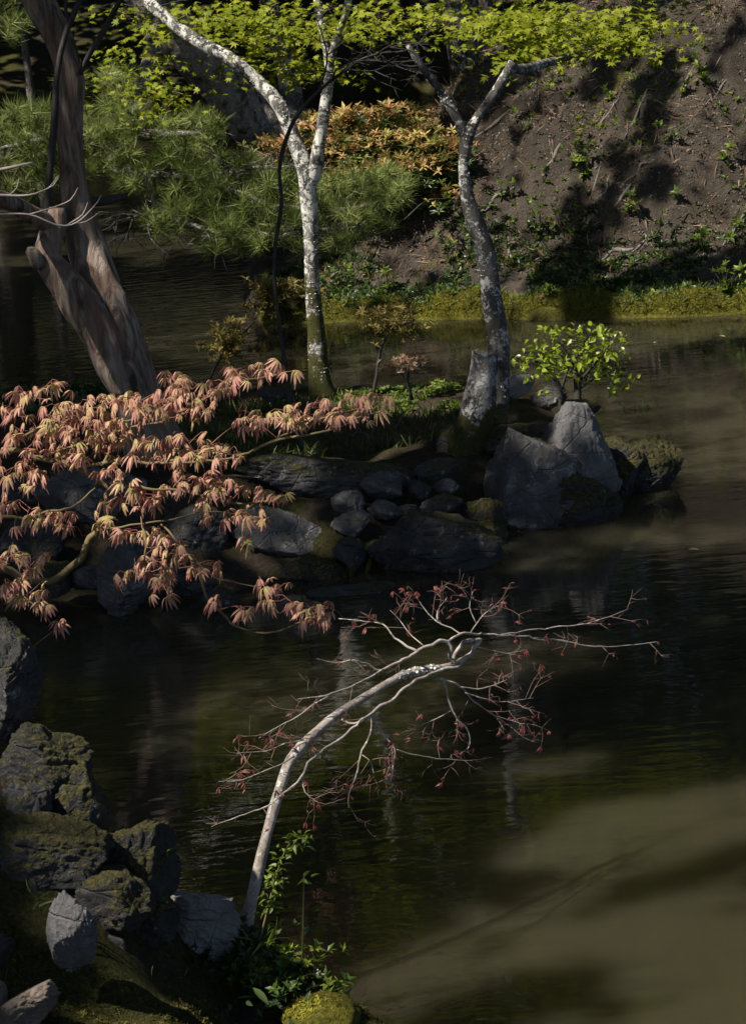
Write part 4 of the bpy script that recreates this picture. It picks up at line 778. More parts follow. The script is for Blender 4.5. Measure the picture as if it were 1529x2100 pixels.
for q in NB:
    acc = Acc(); P, r = limb_path(zp(q), 0.012); r = r * .66
    P = P + np.stack([fbm(P * 30 + 3, 2), fbm(P * 30 + 9, 2), fbm(P * 30 + 14, 2)], 1) * np.minimum(0.006, r * 2)[:, None] * np.clip(np.arange(len(P)) / 4, 0, 1)[:, None]
    lit(P, 0.035, 0.95); v, f3, f4 = tube(P, r, 8, 0.1, 60); acc.add(v, f3, f4); reds.append((P, r)); mesh_part('branch', acc, mb_near, lean)
acc = Acc(); ends = []
for P, r in reds:
    if r.min() < 0.0025: twigs_on(acc, P, 5, 0.085, 0.0007, 0.0, 1.0, 0.6, ends, 1, 0.015, 0.4); ends.append(P[len(P) // 2:])
mesh_part('twigs', acc, flat_mat('brown_twig', (0.15, 0.085, 0.07), (0.26, 0.18, 0.15), 20), lean, kind='stuff')
REDS = [(0.0, (0.16, 0.035, 0.035)), (0.6, (0.23, 0.055, 0.055)), (1.0, (0.30, 0.12, 0.10))]
m_red = leaf_mat('red_bud_leaf', REDS, 0.35, 0.45, 0.4, obj=True)
red_me = [tm('leaf', merge_t([xf(t_blade(0.17, 0.5, 0.5, 3), np.array(Matrix.Rotation(a, 3, 'Z') @ Matrix.Rotation(-0.5, 3, 'X'))) for a in an]), m_red) for an in ([-.5, .4], [-.7, 0, .6], [0.1, 1.0])]
pos = []
for Q in ends: pos.append(Q[-1]); pos += [Q[i] for i in rng.integers(len(Q) // 2, len(Q), 1)] if rng.random() < .5 else []
pos = np.array(pos); lim = np.array([pix(q) for q in pos]); keep = (lim[:, 1] > 1195) & (rng.random(len(pos)) < np.where(lim[:, 0] > 760, 0.95, 0.75)); pos = pos[keep]; pos = pos[rng.permutation(len(pos))][:230]
k = len(pos); place('leaf', red_me, pos, rots(up_dirs(k, .9), rng.random(k) * 6.28), rng.uniform(0.009, 0.021, k), lean); lit(pos, 0.03, .9)
# lichen crust on the bend
P, r = limb_path([(800, 1398, 5.85, 11), (830, 1383, 5.9, 11), (870, 1373, 5.95, 9), (895, 1370, 5.97, 9)], 0.006); lichen_part(lean, [(P, r * .85)], 420, 0.0035, -0.4)
# --- pieris thicket with orange shoots
base = at(740, 420, 16.2)
pie = thing('orange_shrub', 'spreading shrub with orange and pink young shoots over dark green leaves', 'shrub', base)
m_or = leaf_mat('orange_shoot', [(0.0, (0.48, 0.23, 0.11)), (0.35, (0.58, 0.36, 0.15)), (0.65, (0.56, 0.45, 0.15)), (0.85, (0.34, 0.37, 0.08)), (1.0, (0.55, 0.24, 0.19))], 0.35, 0.5, 0.3, obj=True)
m_gd = leaf_mat('shrub_leaf', [(0.0, (0.03, 0.06, 0.012)), (0.6, (0.07, 0.11, 0.02)), (1.0, (0.13, 0.17, 0.03))], 0.3, 0.4, 0.4)
wh_me = [tm('leaf_whorl', t, m_or) for t in WHORL]
A = []
for a, b, hw, hh, n in [(560, 305, 35, 20, 18), (620, 260, 45, 30, 14), (725, 255, 60, 28, 34), (830, 245, 45, 28, 24), (780, 295, 90, 20, 34), (700, 310, 60, 22, 28), (880, 290, 60, 25, 34), (760, 335, 90, 20, 34), (860, 340, 70, 25, 26), (720, 355, 50, 15, 14), (900, 400, 20, 8, 3), (640, 300, 60, 25, 16), (905, 310, 35, 20, 12)]:
    for q in range(n): A.append(at(a + hw * rng.uniform(-1, 1), b + hh * rng.uniform(-1, 1), 16.2 + (330 - b) * 0.003 + rng.uniform(-.15, .15)))
A = np.array(A); lit(A, 0.07, 0.98); k = len(A)
place('leaf_whorl', wh_me, A, rots(up_dirs(k, .35), rng.random(k) * 6), rng.uniform(0.05, 0.085, k), pie)
C = np.repeat(A, 3, 0) + rng.normal(size=(3 * k, 3)) * np.array([.06, .06, .02]); V, Fs, At = scatter(WHORL[3], C, rots(up_dirs(len(C), .4), rng.random(len(C)) * 6), rng.uniform(.04, .065, len(C))); part('young_leaves', V, Fs, leaf_mat('orange_shoot_mass', [(0.0, (0.46, 0.24, 0.11)), (0.4, (0.54, 0.36, 0.14)), (0.7, (0.50, 0.42, 0.14)), (0.85, (0.24, 0.29, 0.06)), (1.0, (0.14, 0.20, 0.04))], .35, .5, .3), pie, False, At, kind='stuff')
B = np.repeat(A, 6, 0) + rng.normal(size=(6 * k, 3)) * np.array([0.07, 0.07, 0.03]) - np.array([0, -0.03, 0.085]); V, Fs, At = scatter(WHORL[1], B, rots(up_dirs(len(B), .5), rng.random(len(B)) * 6), rng.uniform(0.045, 0.075, len(B))); part('lower_leaves', V, Fs, m_gd, pie, False, At, kind='stuff')
acc = Acc()
for q in A[::4]:
    g = np.array([q[0] * 0.5 + base[0] * 0.5, q[1] + 0.1, 0.55]); Q = catmull(np.array([g, (g + q) / 2 + rng.normal(size=3) * .03, q]), .05); v, f3, f4 = tube(Q, np.linspace(0.008, 0.003, len(Q)), 5); acc.add(v, f3, f4)
mesh_part('stems', acc, mb_dark, pie, kind='stuff')
# --- bright green bush at the islet point
base = at(1165, 842, 11.6)
bush = thing('green_bush', 'small rounded bush with bright fresh green leaves on the islet point', 'bush', base)
acc = Acc(); bp = []
for q in ([(1180, 850, 11.6, 9), (1184, 815, 11.6, 8), (1182, 785, 11.6, 7), (1175, 740, 11.6, 5)], [(1150, 845, 11.6, 8), (1148, 800, 11.6, 5), (1130, 765, 11.6, 5), (1112, 745, 11.6, 3), (1085, 735, 11.6, 2)], [(1150, 800, 11.6, 3), (1158, 775, 11.6, 3), (1165, 740, 11.6, 2), (1150, 700, 11.6, 1.5)], [(1182, 790, 11.6, 4), (1210, 755, 11.6, 3), (1240, 720, 11.6, 2), (1258, 695, 11.6, 1.3)], [(1184, 800, 11.6, 3), (1220, 775, 11.6, 2.5), (1260, 770, 11.55, 1.6), (1285, 765, 11.5, 1)], [(1175, 740, 11.6, 3), (1195, 710, 11.6, 2), (1210, 680, 11.6, 1)], [(1130, 765, 11.6, 2.5), (1090, 720, 11.6, 2), (1062, 735, 11.6, 1)]):
    P, r = limb_path(q, 0.02); bp.append(P); v, f3, f4 = tube(P, r, 8, .15); acc = Acc(); acc.add(v, f3, f4); mesh_part('stem', acc, mb_dark, bush)
twa = Acc(); e = []
for P in bp: twigs_on(twa, P, 6, 0.11, 0.0022, 0, 1, .6, e, 1, .03, .4)
mesh_part('twigs', twa, mb_dark, bush, kind='stuff')
m_bush = leaf_mat('bush_leaf', [(0.0, (0.16, 0.24, 0.012)), (0.5, (0.27, 0.35, 0.02)), (1.0, (0.38, 0.43, 0.06))], 0.42, 0.35, 0.45, obj=True)
bl_me = [tm('leaf', t_blade(.30, b, .35, 4), m_bush) for b in (.1, .3, .5)]
A = []
for a, b, hw, hh, n in [(1175, 715, 80, 35, 95), (1110, 735, 45, 30, 32), (1240, 745, 40, 35, 36), (1165, 755, 60, 22, 36), (1258, 690, 22, 14, 12), (1065, 737, 18, 8, 7), (1200, 680, 45, 15, 18), (1270, 775, 25, 18, 14), (1252, 800, 18, 10, 7), (1090, 768, 20, 14, 9), (1130, 675, 22, 10, 8), (1215, 775, 30, 12, 10), (1120, 805, 14, 5, 4)]:
    for q in range(int(n * 1.7)):
        t = rng.random() * 6.283; s = math.sqrt(rng.random()); s *= 1.0 + .45 * rng.random() ** 2; A.append(at(a + hw * s * math.cos(t), b + hh * s * math.sin(t), 11.6 + rng.uniform(-.17, .17)))
A = np.array(A)[rng.permutation(len(A))]; k = len(A); lit(A, 0.05, .95); M = rots(up_dirs(k, .8), rng.random(k) * 6.28); size = rng.uniform(0.022, 0.044, k); place('leaf', bl_me, A[:298], M[:298], size[:298], bush)
V, Fs, At = scatter(t_blade(.30, .3, .35, 4), A[298:], M[298:], size[298:]); part('leaves', V, Fs, leaf_mat('bush_leaf_mass', [(0.0, (0.16, 0.24, 0.012)), (0.5, (0.27, 0.35, 0.02)), (1.0, (0.38, 0.43, 0.06))], 0.42, 0.35, 0.45), bush, False, At, kind='stuff')
# ------------------------------------------------------------------ small plants
PLANT = [(0.0, (0.05, 0.10, 0.012)), (0.5, (0.12, 0.18, 0.02)), (1.0, (0.24, 0.29, 0.04))]
m_plant = leaf_mat('young_leaf', PLANT, 0.4, 0.45, 0.35); m_dkplant = leaf_mat('dark_leaf', [(0.0, (0.02, 0.04, 0.012)), (0.6, (0.04, 0.075, 0.022)), (1.0, (0.08, 0.12, 0.03))], 0.3, 0.4, 0.4)
m_grass = leaf_mat('grass', [(0.0, (0.03, 0.05, 0.01)), (0.6, (0.06, 0.085, 0.018)), (1.0, (0.13, 0.14, 0.04))], 0.35, 0.5, 0.3)
m_moss = leaf_mat('moss_tips', [(0.0, (0.07, 0.075, 0.010)), (0.5, (0.20, 0.19, 0.024)), (1.0, (0.38, 0.34, 0.05))], 0.3, 0.8, 0.1)
m_dead = leaf_mat('dead_leaf', [(0.0, (0.10, 0.055, 0.03)), (0.6, (0.22, 0.12, 0.07)), (1.0, (0.38, 0.28, 0.20))], 0.2, 0.7, 0.2)
m_rust = leaf_mat('rusty_leaf', [(0.0, (0.12, 0.085, 0.025)), (0.6, (0.21, 0.165, 0.045)), (1.0, (0.30, 0.25, 0.07))], 0.3, 0.6, 0.2)
def seedling(px, py, h, n, label, group=None, D=None, zf=None, spread=0.5, mat=m_plant, size=0.055, z0=None, p=0.9, name='seedling', cat='plant'):
    if D is None:                             # find the ground on that line of sight
        Ds = np.arange(14.0, 19.0, 0.02); Q = at(np.full(len(Ds), px), np.full(len(Ds), py), Ds); zz = z_far(Q[:, 0], Q[:, 1]); k = np.argmax(Q[:, 2] < zz); g = Q[k]
    else: g = at(px, py, D)
    th = thing(name, label, cat, g, group); acc = Acc(); L = []
    n = int(n * 1.5); ns = max(1, int(n / 14))
    for s in range(ns):
        t = g + np.array([rng.uniform(-1, 1) * spread * h, rng.uniform(-1, .4) * spread * h, h * rng.uniform(.7, 1)]); Q = catmull(np.array([g - np.array([0, 0, .02]), (g + t) / 2 + rng.normal(size=3) * h * .08, t]), .02)
        v, f3, f4 = tube(Q, np.linspace(.0035, .0015, len(Q)), 5); acc.add(v, f3, f4)
        k = max(2, int(n / ns / 6)); i = np.linspace(len(Q) // 3, len(Q) - 1, k).astype(int)
        pos = Q[i] + rng.normal(size=(k, 3)) * h * .10; L.append(scatter(SPRIG[s % 3], pos, rots(up_dirs(k, .5), rng.random(k) * 6), rng.uniform(.7, 1.2, k) * size)); lit(pos, .05, p)
    mesh_part('stem', acc, mb_dark, th); V, Fs, At = join(L); part('foliage', V, Fs, mat, th, False, At, kind='stuff')
for px, py, h, n, lab in [(1180, 300, .14, 20, 'pale seedling beside twin roots high on the bare slope'), (1190, 335, .16, 40, 'tall leafy seedling strand hanging down the middle of the slope'), (1200, 365, .12, 28, 'lower end of the leafy strand on the middle slope'), (1250, 205, .10, 18, 'small bright seedling near the crest of the slope'), (1370, 300, .16, 34, 'sparse bushy seedling beside the moss cushion on the slope'), (1440, 145, .14, 18, 'light green sapling high under the slope crest'), (1450, 175, .12, 16, 'stemmed seedling growing right below the crest sapling'), (1400, 195, .10, 16, 'dark leaved seedling under the crest sapling'), (1290, 440, .16, 36, 'broad dark clump of leaves low on the slope'), (1170, 200, .10, 14, 'seedling sprouting below the maple limb'), (1120, 190, .10, 12, 'tiny seedling cluster under the cut branch end'), (1095, 490, .2, 44, 'leafy weed bushy beside the forked maple trunk'), (1160, 490, .2, 40, 'dark spreading weed in the hollow at slope foot'), (1110, 380, .10, 10, 'thin fan leaved seedling on the bare soil'), (1260, 480, .07, 8, 'pair of tiny leaves on shaded soil'), (1350, 470, .12, 12, 'slender sprig above the fallen branch'), (1440, 520, .14, 40, 'bright yellow green plant on the bank shoulder'), (1495, 500, .14, 34, 'bright tuft of leaves beside the grey root'), (1490, 600, .16, 60, 'lush light green clump behind the moss lip'), (930, 530, .24, 26, 'upright green weed at the shaded slope foot'), (1060, 260, .10, 12, 'sprout on the shaded upper slope'), (1080, 270, .10, 10, 'frail shoot beside the maple fork'), (1040, 410, .14, 20, 'dark grassy weed behind the maple trunk'), (1395, 420, .1, 12, 'small sprig in the dark hollow of the slope'), (1480, 330, .12, 14, 'dim seedling by the long slope shadow'), (1130, 610, .08, 12, 'rosette of bright leaves on the moss lip'), (1000, 612, .08, 10, 'leaf rosette on moss beside the forked trunk'), (700, 600, .2, 50, 'bushy light green weed at the far waterline'), (800, 600, .16, 40, 'low mixed green weed on the far waterline'), (620, 560, .12, 14, 'few pale leaves above the feathery conifer')]:
    seedling(px, py, h, n, lab, 'plants on the far bank')
def feather(px, py, D, hw, hh, n0, name, label, mat, cat, stem, size=0.07):
    n = int(n0 * 2.2); g = at(*stem[0], D); th = thing(name, label, cat, g); acc = Acc(); P, r = limb_path([(a, b, D, 4 - 2.5 * i / len(stem)) for i, (a, b) in enumerate(stem)], .03); v, f3, f4 = tube(P, r, 6); acc.add(v, f3, f4)
    twigs_on(acc, P, 6, .14, .0025, 0, 1, .5, None, 1, .03, .3)
    pos = np.stack([at(px + hw * rng.normal() * .55, py + hh * rng.normal() * .55, D + rng.uniform(-.1, .1)) for i in range(n)]); lit(pos, .05, .75)
    mesh_part('stem', acc, mb_dark, th); V, Fs, At = scatter(WHORL[2], pos, rots(up_dirs(n, .8), rng.random(n) * 6), rng.uniform(.6, 1.2, n) * size); part('foliage', V, Fs, mat, th, False, At, kind='stuff')
feather(570, 610, 15.6, 55, 35, 90, 'feathery_shrub', 'yellowish feathery conifer shrub leaning over the far waterline', m_rust, 'shrub', [(585, 655), (570, 620), (550, 600)], .05)
feather(470, 705, 12.6, 40, 40, 70, 'feathery_shrub', 'olive feathery sprig arching at the back of the islet', m_rust, 'shrub', [(425, 790), (445, 745), (480, 700), (520, 660)], .04)
feather(800, 660, 12.2, 55, 35, 70, 'brown_sapling', 'thin sapling with sparse rusty drooping leaves on the islet', m_rust, 'tree', [(765, 810), (772, 770), (780, 720), (800, 680), (850, 655)], .034)
feather(830, 745, 11.8, 40, 14, 30, 'brown_sapling', 'short reddish seedling beside the rusty sapling', m_dead, 'plant', [(845, 820), (835, 780), (838, 745)], .028)
# near-bank plants
def stalk(pts, D, label, n, size, mat, top=0.3, name='weed'):
    g = at(*pts[0], D); th = thing(name, label, 'plant', g); acc = Acc(); P, r = limb_path([(a, b, D, 2.5 - i * .4) for i, (a, b) in enumerate(pts)], .015); v, f3, f4 = tube(P, r, 6); acc.add(v, f3, f4); lit(P, .04, .95)
    k = (len(P) * (top + (1 - top) * rng.random(n))).astype(int).clip(0, len(P) - 1); pos = P[k] + rng.normal(size=(n, 3)) * .010; lit(pos, .04, .95)
    mesh_part('stem', acc, mb_salmon if n > 12 else m_grass, th); z = rng.normal(size=(n, 3)); z[:, 2] = np.abs(z[:, 2]) + .6; V, Fs, At = scatter(t_blade(.22, .3, .3, 4), pos, rots(z, rng.random(n) * 6), rng.uniform(.6, 1.2, n) * size); part('foliage', V, Fs, mat, th, False, At, kind='stuff')
stalk([(528, 1945), (545, 1880), (560, 1820), (578, 1760), (600, 1725), (640, 1715)], 5.35, 'tall leafy weed growing up beside the leaning maple', 130, .023, m_plant)
stalk([(618, 2010), (620, 1950), (622, 1890), (623, 1800)], 5.3, 'single thin green stalk with a bud at its tip', 6, .022, m_plant, .97)
stalk([(623, 1960), (610, 1955), (590, 1960), (575, 1958)], 5.3, 'small leafy side sprig at the foot of the thin stalk', 14, .026, m_plant, .2)
def clump(pts, D, label, tmpl, n, size, mat, sx=.06, up=.5, p=.7, cat='plant', name='leafy_clump'):
    g = at(*pts, D); th_pos = g + rng.normal(size=(n, 3)) * np.array([sx, sx, .012]); lit(th_pos, .04, p)
    V, Fs, At = scatter(tmpl, th_pos, rots(up_dirs(n, up), rng.random(n) * 6), rng.uniform(.6, 1.2, n) * size); part('foliage', V, Fs, mat, thing(name, label, cat, g), False, At, kind='stuff')
clump((505, 1935), 5.38, 'glossy dark leaved clump at the foot of the leaning maple', SPRIG[0], 60, .026, m_dkplant, .06)
clump((555, 1985), 5.30, 'glossy bright clump sprawling down the near bank', SPRIG[1], 80, .024, m_plant, .075)
clump((600, 2040), 5.20, 'shiny leaf clump above the sunlit moss knob', SPRIG[0], 60, .023, m_dkplant, .06)
clump((440, 1960), 5.32, 'shaded leafy clump under the white stone', SPRIG[2], 26, .034, m_dkplant, .05, p=.2)
clump((685, 2030), 5.28, 'tiny bright rosette at the water edge', SPRIG[1], 6, .03, m_plant, .02, p=.9)
clump((690, 2065), 5.2, 'bright little leaf whorl beside the moss knob', SPRIG[2], 4, .028, m_plant, .015, p=.9)
clump((505, 2055), 5.0, 'broad pointed oval leaf standing on the moss', t_blade(.2, .15, .3, 5), 3, .045, m_dkplant, .012, .9, .8)
clump((640, 2060), 5.15, 'greyish broad leaves beside the moss knob', t_blade(.24, .15, .3, 5), 4, .04, m_dkplant, .02, .4, .8)
clump((345, 1755), 5.1, 'small grass sprout on the mossy boulder', GRASS, 5, .05, m_plant, .008, .9, .9)
clump((75, 1850), 4.85, 'thin grass tuft arching before the dark rough boulder', GRASS, 9, .07, m_grass, .01, 1.2, .3)
clump((560, 1930), 5.34, 'grassy blades springing up beside the leaning maple', GRASS, 9, .10, m_plant, .015, 1.0, .9)
# things lying about: fallen leaves, roots, sticks
def ground_far(px, py):
    Ds = np.arange(13.8, 19.1, 0.015); Q = at(np.full(len(Ds), px), np.full(len(Ds), py), Ds); zz = z_far(Q[:, 0], Q[:, 1]); return Q[np.argmax(Q[:, 2] < zz)]
m_root = bark_mat('weathered_root', [(0.3, (0.12, 0.10, 0.085)), (0.5, (0.13, 0.115, 0.10)), (0.7, (0.22, 0.205, 0.19))], 0, vert=.2, scale=30)
for pts, rr, lab in [([(1030, 240), (1010, 258), (985, 275)], 8, 'thick pale root running beside the forked maple'), ([(1140, 310), (1128, 330), (1117, 345)], 9, 'pale root stub on the left of the leafy strand'), ([(1160, 325), (1154, 345), (1155, 365)], 4, 'thin straight root next to a root stub'), ([(1312, 215), (1296, 245), (1284, 275)], 5, 'long thin root curving down the upper slope'), ([(1255, 220), (1240, 240), (1225, 258)], 7, 'pale root half buried below the seedling'), ([(1225, 360), (1218, 385), (1212, 400)], 5, 'light root just under the leafy strand'), ([(1245, 370), (1236, 390), (1226, 405)], 5, 'second light root under the leafy strand'), ([(1285, 390), (1275, 405), (1265, 418)], 8, 'broad pale root above the broad leaf clump'), ([(1415, 150), (1405, 170), (1398, 180)], 8, 'pale root at the crest sapling'), ([(1480, 175), (1467, 192), (1455, 205)], 6, 'slim grey root near the slope crest'), ([(1529, 435), (1505, 465), (1490, 490)], 8, 'grey root slanting beside the bright tuft'), ([(1330, 335), (1315, 345), (1310, 355)], 6, 'dark root curl above the soil hollow'), ([(1040, 395), (1020, 410), (1003, 425)], 9, 'stout pale root behind the maple trunk'), ([(1280, 515), (1255, 520), (1240, 530)], 10, 'rotten log end lying at the slope foot'), ([(1320, 495), (1300, 510), (1280, 530)], 5, 'stick leaning on the rotten log end'), ([(1050, 530), (1045, 520), (1043, 500)], 6, 'upright dead stake behind the maple trunk')]:
    a0, a1, a2 = [np.array(x, float) for x in pts]; pts = [a0 + (a0 - a1) * .7, a0, a1 + rng.normal(size=2) * 4, a2, a2 + (a2 - a1) * .7]; G = np.array([ground_far(a, b) for a, b in pts]) + np.array([0, -0.004, 0.004]); Q = catmull(G, .012); rad = np.interp(np.linspace(0, 1, len(Q)), [0, .4, 1], [.45, 1, .3]) * rr * 8 / F
    v, f3, f4 = tube(Q, rad, 10, .25, 40); lit(Q, .04, .8); acc = Acc(); acc.add(v, f3, f4); V, Fs, At = acc.get(); single('exposed_root', V, Fs, m_root, lab, 'root', 'roots bared on the slope', attrs=At)
dead_me = [new_mesh('fallen_leaf', *(lambda t: (t[0], [t[2]]))(t_blade(.3, .2, .4, 4)), m_dead, False, dict(var=np.full(12, v), tt=np.zeros(12))) for v in (.3, .7, 1.0)]
for i, (px, py) in enumerate([(1108, 617), (1230, 285), (1160, 390), (1150, 395), (1305, 280), (1315, 275), (1200, 395), (1460, 220), (1080, 235), (1130, 235), (1310, 500), (1160, 450), (1460, 625), (1500, 320), (1490, 315), (1220, 300), (1380, 150), (1350, 530), (1480, 460), (1520, 470), (1250, 560), (900, 540), (840, 520), (760, 530), (870, 505)]):
    o = link('fallen_leaf', dead_me[i % 3], tuple(ground_far(px, py) + np.array([0, -.01, .012]))); tag(o, 'dry curled leaf lying on the soil of the far bank', 'leaf', 'fallen leaves on the far bank'); o.scale = (.05, .05, .05); o.rotation_euler = (.7 + rng.normal() * .3, rng.normal() * .3, rng.random() * 6)
for px, py, lab in [(1310, 838, 'spiky dark water plant breaking the surface beyond the bush')]:
    g = onz(px, py); n = 14; V, Fs, At = scatter(GRASS, np.tile(g, (n, 1)) + rng.normal(size=(n, 3)) * np.array([.05, .03, .0]), rots(up_dirs(n, .8), rng.random(n) * 6), rng.uniform(.03, .07, n)); part('foliage', V, Fs, m_dkplant, thing('water_plant', lab, 'water plant', g), False, At, kind='stuff')
for px, py in [(1340, 705), (1275, 690), (1475, 690), (1240, 1060), (1165, 700), (700, 685), (880, 700), (1410, 1130)]:
    o = link('floating_leaf', dead_me[2], tuple(onz(px, py) + np.array([0, 0, .006]))); tag(o, 'small dry leaf floating on the pond', 'leaf', 'leaves floating on the pond'); o.scale = (.045, .045, .02); o.rotation_euler = (0, 0, rng.random() * 6)
# ------------------------------------------------------------------ ground cover that cannot be counted
def cover(name, zf, pts, tmpl, size, mat, tilt=.4, label=None, cat=None, sink=0.0, lightp=0.0):
    X, Y = pts[:, 0], pts[:, 1]; Z = zf(X, Y); ok = Z > 0.02; P = np.stack([X, Y, Z - sink], 1)[ok]; n = len(P)
    V, Fs, At = scatter(tmpl, P, rots(up_dirs(n, tilt), rng.random(n) * 6.28), rng.uniform(.5, 1.2, n) * size)
    if lightp: lit(P, .06, lightp)
    return tag(link(name, new_mesh(name, V, Fs, mat, False, At)), label, cat, kind='stuff')
def region(px0, px1, py0, py1, z, n):
    q = onz(rng.uniform(px0, px1, n), rng.uniform(py0, py1, n), z); return q[:, :2]
q = region(690, 940, 775, 850, .12, 700); q = q[fbm(np.stack([q[:, 0] * 4, q[:, 1] * 4, q[:, 0] * 0], 1), 2) > -.15]
cover('ground_cover', z_islet, q, SPRIG[1], .035, m_plant, .5, 'low bright green seedlings carpeting the sunlit back of the islet', 'ground cover', lightp=.95)
cover('grass', z_islet, np.vstack([region(300, 660, 850, 985, .25, 2600), region(560, 940, 800, 930, .2, 700), region(450, 720, 800, 850, .12, 500)]), GRASS, .085, m_grass, .5, 'dark short grass covering the shaded islet top', 'grass')
cover('low_shrubbery', z_islet, region(-60, 330, 765, 830, .12, 500), SPRIG[0], .075, m_dkplant, .5, 'low dark evergreen leaves along the back shore of the islet', 'shrubbery')
sd_pts = np.stack([rng.uniform(-1.2, 4.0, 60000), rng.uniform(13.3, 18.0, 60000)], 1); sd = sdist(sd_pts[:, 0], sd_pts[:, 1], FAR); nz = fbm(np.stack([sd_pts[:, 0] * 2.2, sd_pts[:, 1] * 2.2, sd * 0], 1), 3)
fp = []
for a, b in zip(FAR[:9], FAR[1:10]):
    L = np.linalg.norm(b - a); k = int(L * 13000); t = rng.random(k)[:, None]; nrm = np.array([-(b - a)[1], (b - a)[0]]) / L; nrm = nrm if nrm[1] > 0 else -nrm; fp.append(a + (b - a) * t + nrm * (rng.random(k)[:, None] ** 1.3 * .20 - .03))
fp = np.vstack(fp); fp = fp[(fp[:, 0] < 3.2)]
fq = np.column_stack([fp, z_far(fp[:, 0], fp[:, 1])]); fx = pix(fq)[0]
lit(fq[fx > 1285][::3], .08, .995); lit(fq[(fx > 990) & (fx < 1130)][::4], .06, .75); lit(fq[fx < 900][::6], .05, .5)
cover('moss', z_far, fp, SPRIG[2], .009, m_moss, .6, 'yellow green moss cushion along the far waterline', 'moss', .002, .0)
cover('grass', z_far, fp[rng.random(len(fp)) < .035], GRASS, .075, m_grass, .9, 'grass blades overhanging the far waterline', 'grass')
w1 = (sd > .16) & (sd < .85) & (nz + .35 - np.abs(sd - .45) > 0.05); w1 &= rng.random(len(w1)) < .35
cover('undergrowth', z_far, sd_pts[w1], SPRIG[1], .048, m_dkplant, .6, 'dark green undergrowth at the foot of the bare slope', 'undergrowth')
w2 = (sd > .10) & (sd < .6) & (nz > -.05) & (rng.random(len(sd)) < .22)
cover('weeds', z_far, sd_pts[w2], SPRIG[2], .040, m_plant, .6, 'fresh green weeds scattered along the moss lip', 'weeds')
w4 = (sd > .55) & (nz > .30) & (rng.random(len(sd)) < .10)
cover('weeds', z_far, sd_pts[w4], SPRIG[0], .036, m_plant, .7, 'patchy young seedlings spreading over the bare slope', 'weeds')
w3 = (sd > .5) & (rng.random(len(sd)) < .16) & (nz < .25)
cover('leaf_litter', z_far, sd_pts[w3], t_blade(.12, .2, .4, 3), .045, m_dead, 1.0, 'scattered dry leaf and needle litter over the bare slope', 'litter', -.004)
oct_ = (np.array([(1, 0, 0), (-1, 0, 0), (0, 1, 0), (0, -1, 0), (0, 0, 1), (0, 0, -1.0)]) * np.array([1, .8, .6]), np.array([(0, 2, 4), (2, 1, 4), (1, 3, 4), (3, 0, 4), (2, 0, 5), (1, 2, 5), (3, 1, 5), (0, 3, 5)]), E4, np.zeros(6))
m_clod = leaf_mat('soil_crumb', [(0.0, (0.04, 0.033, 0.026)), (0.6, (0.10, 0.083, 0.066)), (1.0, (0.20, 0.175, 0.145))], 0.0, .95, .05)
cp = np.stack([rng.uniform(-.6, 3.6, 42000), rng.uniform(14.6, 18.6, 42000)], 1); cs = sdist(cp[:, 0], cp[:, 1], FAR); cp = cp[(cs > .45) & (rng.random(len(cp)) < .35 + .5 * (vnoise(np.column_stack([cp * 3, cp[:, 0] * 0])) > 0))]
cover('soil_crumbs', z_far, cp, oct_, .013, m_clod, 1.5, 'crumbly soil and grit covering the bare slope', 'soil')
cover('dry_needles', z_far, cp[::2] + .01, t_blade(.035, .15, .2, 3), .10, m_dead, 2.0, 'fallen brown needles strewn over the bare slope', 'litter', -.004)
npts = np.stack([rng.uniform(-1.3, .3, 46000), rng.uniform(4.2, 6.0, 46000)], 1); nn = fbm(np.stack([npts[:, 0] * 5, npts[:, 1] * 5, npts[:, 0] * 0], 1), 3)
cover('moss', z_near, npts[nn > -.05], SPRIG[2], .009, leaf_mat('dark_moss_tips', [(0.0, (0.03, 0.03, 0.008)), (0.5, (0.085, 0.08, 0.018)), (1.0, (0.17, 0.15, 0.035))], .25, .8, .1), .6, 'dark feathery moss carpet over the near bank', 'moss', .002)
cover('grass', z_near, npts[:900], GRASS, .035, m_grass, .6, 'sparse short grass in the near bank moss', 'grass')
g = at(655, 2082, 5.12); W, Fx = rock_shape(77, 4, 6, .12); single('moss_knob', W * np.array([.08, .07, .034]) + g, [Fx], ground_mat('bright_moss', (.08, .06, .03), MOSS, 1.6, 3), 'rounded knob of yellow moss at the water edge', 'moss', base=g); lit(g[None], .11, 1)
k = 900; d = rng.normal(size=(k, 3)); d /= np.linalg.norm(d, axis=1)[:, None]; d[:, 2] = np.abs(d[:, 2]); V, Fs, At = scatter(SPRIG[2], g + d * np.array([.08, .07, .034]), rots(d, rng.random(k) * 6), rng.uniform(.6, 1.2, k) * .010); tag(link('moss', new_mesh('moss', V, Fs, m_moss, False, At)), 'tiny moss shoots on the yellow moss knob', 'moss', kind='stuff')
# ------------------------------------------------------------------ surfaces to be sunlit through gaps shaped in the unseen crowns
litpoly([(1900, 1440), (1529, 1535), (1330, 1590), (1200, 1670), (1080, 1745), (1020, 1850), (960, 1930), (860, 1990), (700, 2060), (700, 2350), (1900, 2350)], .97, z=0, holes=[[(1050, 1810), (1180, 1755), (1440, 1690), (1460, 1712), (1260, 1785), (1410, 1805), (1290, 1870), (1060, 1930)]], streak=.6)
litpoly([(1000, 1590), (1180, 1555), (1210, 1572), (1040, 1615)], .7, z=0); litpoly([(1200, 1110), (1560, 1068), (1560, 1100), (1250, 1135)], .6, z=0); litpoly([(1040, 1160), (1180, 1130), (1190, 1150), (1060, 1180)], .5, z=0)
litpoly([(1040, 668), (1700, 655), (1700, 985), (1400, 985), (1240, 870), (1080, 790)], .92, z=0, holes=[[(1165, 835), (1400, 825), (1420, 865), (1190, 870)]], streak=.15)
